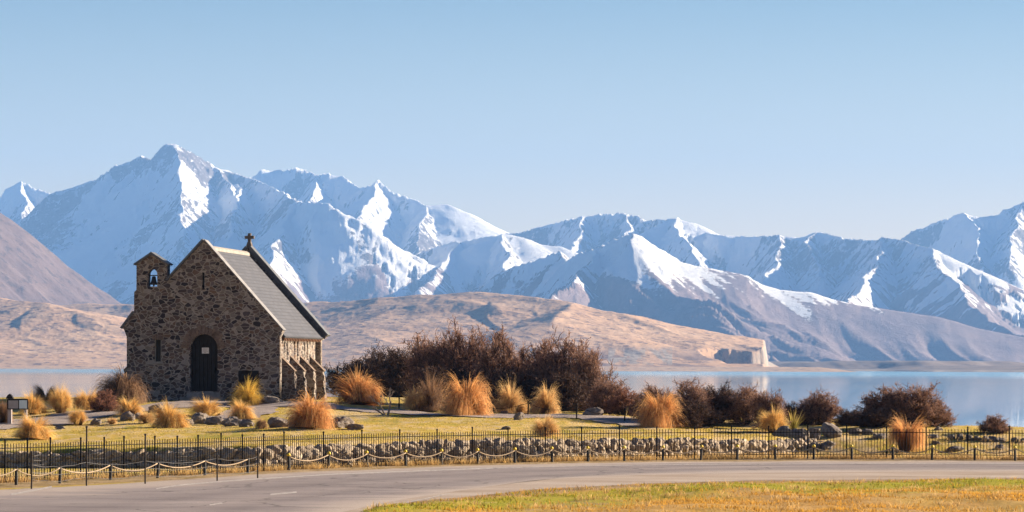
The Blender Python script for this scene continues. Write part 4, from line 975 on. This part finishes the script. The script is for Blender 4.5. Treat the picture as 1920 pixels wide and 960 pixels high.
for a in [
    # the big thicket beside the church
    (655, 750, 665, 120, 'shaded_twig', 0, 'low dark thorn bush nearest the church side wall', 21),
    (705, 752, 650, 130, 'shaded_twig', 1, 'dark rounded thorn bush behind the large coppery tussock', 21),
    (752, 755, 646, 120, 'shaded_twig', 2, 'dark thorn bush left of the first tall brown one', 21),
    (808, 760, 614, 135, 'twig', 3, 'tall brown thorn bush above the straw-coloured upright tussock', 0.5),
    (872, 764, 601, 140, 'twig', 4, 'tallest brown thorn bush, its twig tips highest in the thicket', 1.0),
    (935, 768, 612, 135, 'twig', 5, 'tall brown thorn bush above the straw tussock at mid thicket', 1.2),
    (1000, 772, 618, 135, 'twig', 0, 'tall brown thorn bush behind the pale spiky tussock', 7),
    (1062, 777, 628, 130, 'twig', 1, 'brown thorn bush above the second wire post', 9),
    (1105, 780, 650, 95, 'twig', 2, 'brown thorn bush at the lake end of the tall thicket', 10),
    (840, 768, 680, 150, 'shaded_twig', 5, 'dark low thorn growth in front of the tallest bush', 4),  # low bushes in shade-dark twigs fill the thicket's dark lower half
    (960, 774, 690, 150, 'shaded_twig', 3, 'dark low thorn growth behind the straw tussock', 5),
    (1060, 780, 690, 130, 'shaded_twig', 4, 'dark low thorn growth between the pale tussock and second wire post', 8),
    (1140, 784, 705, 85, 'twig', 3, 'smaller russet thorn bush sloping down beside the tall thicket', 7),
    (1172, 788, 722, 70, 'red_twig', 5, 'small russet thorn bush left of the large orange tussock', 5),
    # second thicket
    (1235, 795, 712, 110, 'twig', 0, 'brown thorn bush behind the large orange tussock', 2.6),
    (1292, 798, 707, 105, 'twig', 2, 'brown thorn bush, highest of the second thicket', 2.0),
    (1345, 800, 714, 105, 'shaded_twig', 4, 'dark thorn bush in the middle of the second thicket', 1.8),
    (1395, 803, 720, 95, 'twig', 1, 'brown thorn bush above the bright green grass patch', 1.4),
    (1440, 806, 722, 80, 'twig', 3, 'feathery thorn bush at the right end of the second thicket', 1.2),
    (1300, 802, 745, 120, 'shaded_twig', 5, 'dark low growth at the foot of the second thicket', .8),
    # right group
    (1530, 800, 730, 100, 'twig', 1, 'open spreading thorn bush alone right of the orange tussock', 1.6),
    (1480, 802, 750, 50, 'shaded_twig', 2, 'small dark thorn bush between the thicket and the open bush', 1.8),
    (1596, 800, 762, 80, 'shaded_twig', 4, 'low dark thorn bush between two open spreading ones', 1.4),
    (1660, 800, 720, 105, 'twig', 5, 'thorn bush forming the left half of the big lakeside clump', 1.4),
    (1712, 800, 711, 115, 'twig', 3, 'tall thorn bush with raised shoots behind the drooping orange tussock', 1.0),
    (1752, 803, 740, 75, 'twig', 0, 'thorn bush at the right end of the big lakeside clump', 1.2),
    (1640, 802, 765, 110, 'shaded_twig', 1, 'low dark growth at the foot of the lakeside clump', .5),
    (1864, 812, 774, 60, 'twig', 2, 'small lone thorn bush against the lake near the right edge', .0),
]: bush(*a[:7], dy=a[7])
bush(196, 772, 728, 58, 'red_twig', 2, 'reddish leafless shrub between golden tussocks left of the church', 'bare_shrub', 'shrub', None)

# gnarled dry shrub on the lawn
x, y, z = hit(722, 779)
g = thing('dry_shrub', 'gnarled grey dead shrub with bent stem alone on the lawn edge', 'shrub', (x, y, z)); b = MB(); r = random.Random(3)
def limb(p, dvec, L, rad, lev):
    q = p + dvec * L * .5 + Vector((r.uniform(-.05, .05), r.uniform(-.05, .05), .02)); e = q + (dvec + Vector((r.uniform(-.5, .5), r.uniform(-.4, .4), r.uniform(-.1, .4)))).normalized() * L * .5
    b.tube([p, q, e], [rad, rad * .8, rad * .55], 5)
    if lev:
        for _ in range(3): limb(q.lerp(e, r.uniform(.2, 1)), (dvec + Vector((r.uniform(-.9, .9), r.uniform(-.7, .7), r.uniform(-.3, .6)))).normalized(), L * .6, rad * .5, lev - 1)
limb(Vector((.12, 0, 0)), Vector((.35, 0, 1)).normalized(), .6, .055, 3); limb(Vector((-.05, 0, 0)), Vector((-.9, .1, .5)).normalized(), .4, .045, 2); limb(Vector((0, .1, .0)), Vector((-.5, .1, .9)).normalized(), .62, .035, 3)
b.build('stem', M['driftwood'], g)
# flax
x, y, z = hit(1487, 806); V, Fc, al = blades(46, 5, .12, .8, (.1, .6), (.5, 1.0), .05)
me = mesh_np('flax_plant', V, Fc, M['flax'], True); set_attr(me, 'along', al)
tag(link('flax_plant', me, None, (x, y, z)), 'green and yellow flax with sword leaves beside grey boulders', 'plant')

# wire posts on the far side of the lawn
wl = []
for i, (px, base, top, lab) in enumerate([(748, 766, 743, 'thin dark wire post with bent top beside the dead shrub'), (797, 768, 743, 'thin dark wire post right of the straw-coloured upright tussock'), (873, 777, 752, 'thin dark wire post in front of the biggest coppery tussock'), (990, 778, 752, 'dark wire post left of the pale spiky tussock'), (1081, 785, 756, 'dark wire post standing alone before the thicket'), (1171, 791, 766, 'dark wire post left of the large orange tussock')]):
    x, y, z = hit(px, base); h = (base - top) * y / F
    o = MB().tube([(0, 0, -.05), (.01, 0, h * .6), (0, 0, h)], .03, 8).build('wire_post', M['iron'], None, False, (x, y, z)); tag(o, lab, 'post', 'dark wire posts behind the lawn'); wl.append(Vector((x, y, z + h * .85)))
for i, (a, b_) in enumerate(zip(wl[:-1], wl[1:])):
    lab = ['slack dark wire between the dead shrub and the straw-coloured tussock posts', 'slack dark wire running into the biggest coppery tussock', 'slack dark wire from the biggest coppery tussock to the pale tussock post', 'slack dark wire across the front of the pale spiky tussock', 'slack dark wire between the last two posts before the thicket'][i]
    tag(MB().tube([(a.x + (b_.x - a.x) * k / 12, a.y + (b_.y - a.y) * k / 12, a.z + (b_.z - a.z) * k / 12 - .25 * math.sin(math.pi * k / 12)) for k in range(13)], .009, 4).build('slack_wire', M['iron']), lab, 'wire', 'slack wires behind the lawn')

# information board at the left edge
x, y, z = hit(34, 797); s = y / F
ib = thing('information_board', 'small grey information board with dark peaked cap at the left edge', 'sign', (x, y, z))
b = MB(); b.box(-.42, -.26, -.08, .08, -.05, 1.10); b.build('post', M['grey_post'], ib)
b = MB(); b.box(.24, .36, -.06, .06, -.05, .95); b.build('post', M['grey_post'], ib)
b = MB(); b.prism([(-.50, 1.06), (-.18, 1.06), (-.26, 1.20), (-.34, 1.26), (-.42, 1.20)], -.14, .14); b.build('cap', M['plaque'], ib)
b = MB(); b.box(-.44, .42, -.13, -.085, .62, 1.05); pn = b.build('panel', M['plaque'], ib)
MB().box(-.38, .02, -.145, -.132, .66, .99).build('grey_sheet', M['greypanel'], pn); MB().box(.06, .38, -.146, -.132, .66, 1.0).build('pale_sheet', M['lightblue'], pn)

# ------------------------------------------------------------------ boulders
RM = [mesh_np('boulder', rockify(IV2, 500 + i, .35, 6), IF2, M['rock'], False) for i in range(7)]
def boulder(px, base, wpx, hpx, var, label):
    x, y, z = hit(px, base); s = y / F
    o = link('boulder', RM[var % 7], None, (x, y + wpx * s * .3, z + hpx * s * .30)); o.scale = (wpx * s * .60, wpx * s * .48, hpx * s * .78); o.rotation_euler = (rs.uniform(-.2, .2), rs.uniform(-.2, .2), rs.uniform(0, 6.28))
    return tag(o, label, 'rock', 'boulders around the lawn')
for i, (px, b_, w_, h_, lab) in enumerate([
    (510, 757, 36, 17, 'round grey boulder against the foot of the church front right of the plaque'),
    (226, 752, 22, 14, 'pale rock between the dark weeping tussock and the church'),
    (240, 789, 30, 16, 'dark rock below the golden tussock by the church corner'),
    (258, 786, 22, 13, 'smaller rock beside the dark one left of the bright lawn tussock'),
    (292, 775, 28, 18, 'pale tilted slab behind the bright golden lawn tussock'),
    (352, 797, 22, 12, 'rock at the right foot of the bright golden lawn tussock'),
    (376, 795, 34, 19, 'dark rock first in the row below the church door'),
    (404, 797, 36, 20, 'dark rock second in the row below the church door'),
    (434, 799, 34, 18, 'dark rock third in the row, below the yellow-green tussock'),
    (462, 801, 28, 15, 'dark rock fourth in the row, left of the small dull tussock'),
    (524, 801, 38, 20, 'dark rock left of the large coppery tussock by the church'),
    (556, 803, 34, 18, 'dark rock under the left side of the large coppery tussock'),
    (612, 803, 34, 22, 'dark rock under the right side of the large coppery tussock'),
    (640, 803, 44, 20, 'flat dark boulder right of the large coppery tussock'),
    (665, 806, 32, 13, 'flat grey slab at the right end of the dark rock row'),
    (48, 822, 18, 9, 'pale stone at the foot of the wide left lawn tussock'),
    (180, 797, 24, 11, 'low rock right of the small lone tussock by the path'),
    (112, 805, 18, 7, 'flat stone on the path edge beside the wide lawn tussock'),
    (972, 787, 24, 14, 'grey rock on the lawn below the straw tussock'),
    (950, 806, 22, 6, 'flat stone half sunk in the lawn'),
    (1112, 780, 34, 14, 'pale low rock under the tall thicket'),
    (945, 776, 14, 7, 'small stone at the foot of the straw tussock'),
    (1470, 819, 34, 20, 'grey pointed boulder at the end of the retaining wall'),
    (1502, 826, 38, 22, 'grey boulder behind the end of the retaining wall by the flax'),
    (1528, 824, 22, 24, 'upright pale rock left of the big brown boulder'),
    (1562, 820, 48, 26, 'big brown boulder on the slope above the rope barrier'),
    (1605, 815, 30, 12, 'low rock right of the big brown boulder'),
    (1628, 816, 20, 10, 'small rock beside the low rock on the right slope'),
    (1650, 824, 30, 14, 'slanted rock left of the drooping orange tussock'),
    (1552, 843, 34, 16, 'rock low on the slope below the big brown boulder'),
    (1530, 842, 26, 14, 'rock beside the last stones of the retaining wall'),
    (1760, 807, 18, 8, 'small rock on the skyline of the right slope'),
    (1750, 822, 18, 9, 'first stone of the curved row, beside the drooping orange tussock'),
    (1783, 824, 18, 9, 'second stone of the curved row on the right slope'),
    (1801, 825, 20, 10, 'third stone of the curved row on the right slope'),
    (1817, 827, 17, 14, 'fourth stone of the curved row, tallest of it'),
    (1832, 827, 17, 9, 'fifth stone of the curved row on the right slope'),
    (1847, 828, 17, 11, 'sixth stone of the curved row on the right slope'),
    (1861, 828, 18, 11, 'seventh stone of the curved row on the right slope'),
    (1876, 829, 19, 9, 'eighth stone of the curved row on the right slope'),
    (1904, 829, 18, 8, 'ninth stone of the curved row near the right edge'),
    (1921, 830, 18, 8, 'last stone of the curved row cut by the right edge'),
    (1755, 833, 18, 8, 'single stone just below the curved row'),
    (1790, 848, 34, 11, 'low brown rock in the grass behind the rope at right'),
    (1873, 843, 18, 10, 'small rock behind the rope near the right edge')]): boulder(px, b_, w_, h_, i, lab)

# ------------------------------------------------------------------ loose grass (uncountable)
def scatter(name, XY, hgt_, wd, mat, seed, bend=.5):
    r = np.random.RandomState(seed); n = len(XY); Z = terrain(XY[:, 0], XY[:, 1]); P = np.c_[XY, Z - .01]
    ph = r.rand(n) * 2 * np.pi; tl = bend * r.rand(n); h = hgt_ * r.uniform(.4, 1.3, n)
    tip = P + np.stack([np.cos(ph) * np.sin(tl) * h, np.sin(ph) * np.sin(tl) * h, np.cos(tl) * h], 1); mid = P + (tip - P) * .5 + np.c_[np.zeros((n, 2)), h * .10]
    S = np.stack([-np.sin(ph + 1.2), np.cos(ph + 1.2), np.zeros(n)], 1) * (wd * r.uniform(.6, 1.4, n) / 2)[:, None]
    V = np.stack([P - S, P + S, mid + S * .7, mid - S * .7, tip], 1).reshape(-1, 3); b = np.arange(n)[:, None] * 5
    T = np.concatenate([b + np.array([[0, 1, 2]]), b + np.array([[0, 2, 3]]), b + np.array([[3, 2, 4]])])
    me = mesh_np(name, V, T, M[mat]); set_attr(me, 'along', np.tile([0, 0, .5, .5, 1], n))
    return tag(link(name, me), kind='stuff')
r = np.random.RandomState(77)
def clumpy(XY, thr, sc, seed):
    return XY[fbm(XY[:, 0] * sc, XY[:, 1] * sc, 3, seed) + .35 * r.normal(size=len(XY)) > thr]
# dry grass at the foot of the railing
u = r.rand(26000); X_ = -19 + u * 40; XY = np.c_[X_, yfence(X_) + r.normal(size=len(u)) * .38 + .05]
XY = clumpy(XY, .02, .9, 4); scatter('dry_grass', XY, .24, .016, 'dry_blade', 1, .9)
u = r.rand(16000); X_ = -9 + u * 30; XY = np.c_[X_, yfence(X_) + (ywall(X_) - yfence(X_)) * r.rand(len(u)) ** 1.5]; XY = XY[XY[:, 1] < ywall(XY[:, 0]) - .3]
scatter('dry_grass', clumpy(XY, .15, .7, 8), .20, .016, 'dry_blade', 2, .8)
# lawn
X_ = r.uniform(-24, 24, 120000); Y_ = r.uniform(106, 150, 120000); XY = np.c_[X_, Y_]; XY = XY[(Y_ > ywall(X_) + .3) | (X_ > 13.5)]; XY = XY[XY[:, 1] > yfence(XY[:, 0]) + .5]; XY = XY[XY[:, 1] < edgeY(XY[:, 0]) + 3]
scatter('lawn_grass', clumpy(XY, .05, .45, 12), .06, .02, 'lawn_blade', 3, .9)
# verge
X_ = r.uniform(-6, 22, 130000); Y_ = r.uniform(70, 98, 130000); XY = np.c_[X_, Y_]; XY = XY[Y_ < np.interp(X_, near_edge[:, 0], near_edge[:, 1]) - .1 + .3 * r.normal(size=len(Y_))]
XY = clumpy(XY, .18, .35, 15); gd = np.interp(XY[:, 0], near_edge[:, 0], near_edge[:, 1]) - XY[:, 1] + 1.5 * r.normal(size=len(XY)); gb = (gd > 1.5) & (gd < 7)
scatter('verge_grass', XY[~gb], .10, .017, 'verge_blade', 4, 1.0); scatter('green_grass', XY[gb], .09, .02, 'green_blade', 5, .9)
XY = np.c_[r.uniform(-4, 22, 60000), r.uniform(72, 97, 60000)]; gd = np.interp(XY[:, 0], near_edge[:, 0], near_edge[:, 1]) - XY[:, 1]; XY = XY[(gd > .6) & (fbm(XY[:, 0] * .9, XY[:, 1] * .5, 3, 88) > .55)]
scatter('weed_tufts', XY, .17, .02, 'dry_blade', 6, 1.1)

# ------------------------------------------------------------------ haze over the lake basin
mt = bpy.data.materials.new('haze_air'); mt.use_nodes = True; n = mt.node_tree; n.nodes.clear()
ou = n.nodes.new('ShaderNodeOutputMaterial'); pv = n.nodes.new('ShaderNodeVolumePrincipled'); n.links.new(pv.outputs[0], ou.inputs['Volume'])
pv.inputs['Density'].default_value = 0.000055; pv.inputs['Color'].default_value = (.215, .465, 1.0, 1); pv.inputs['Anisotropy'].default_value = 0.0
hz = MB().box(-9500, 9500, -400, 21500, -14, 1420).build('haze', mt); tag(hz, kind='stuff')
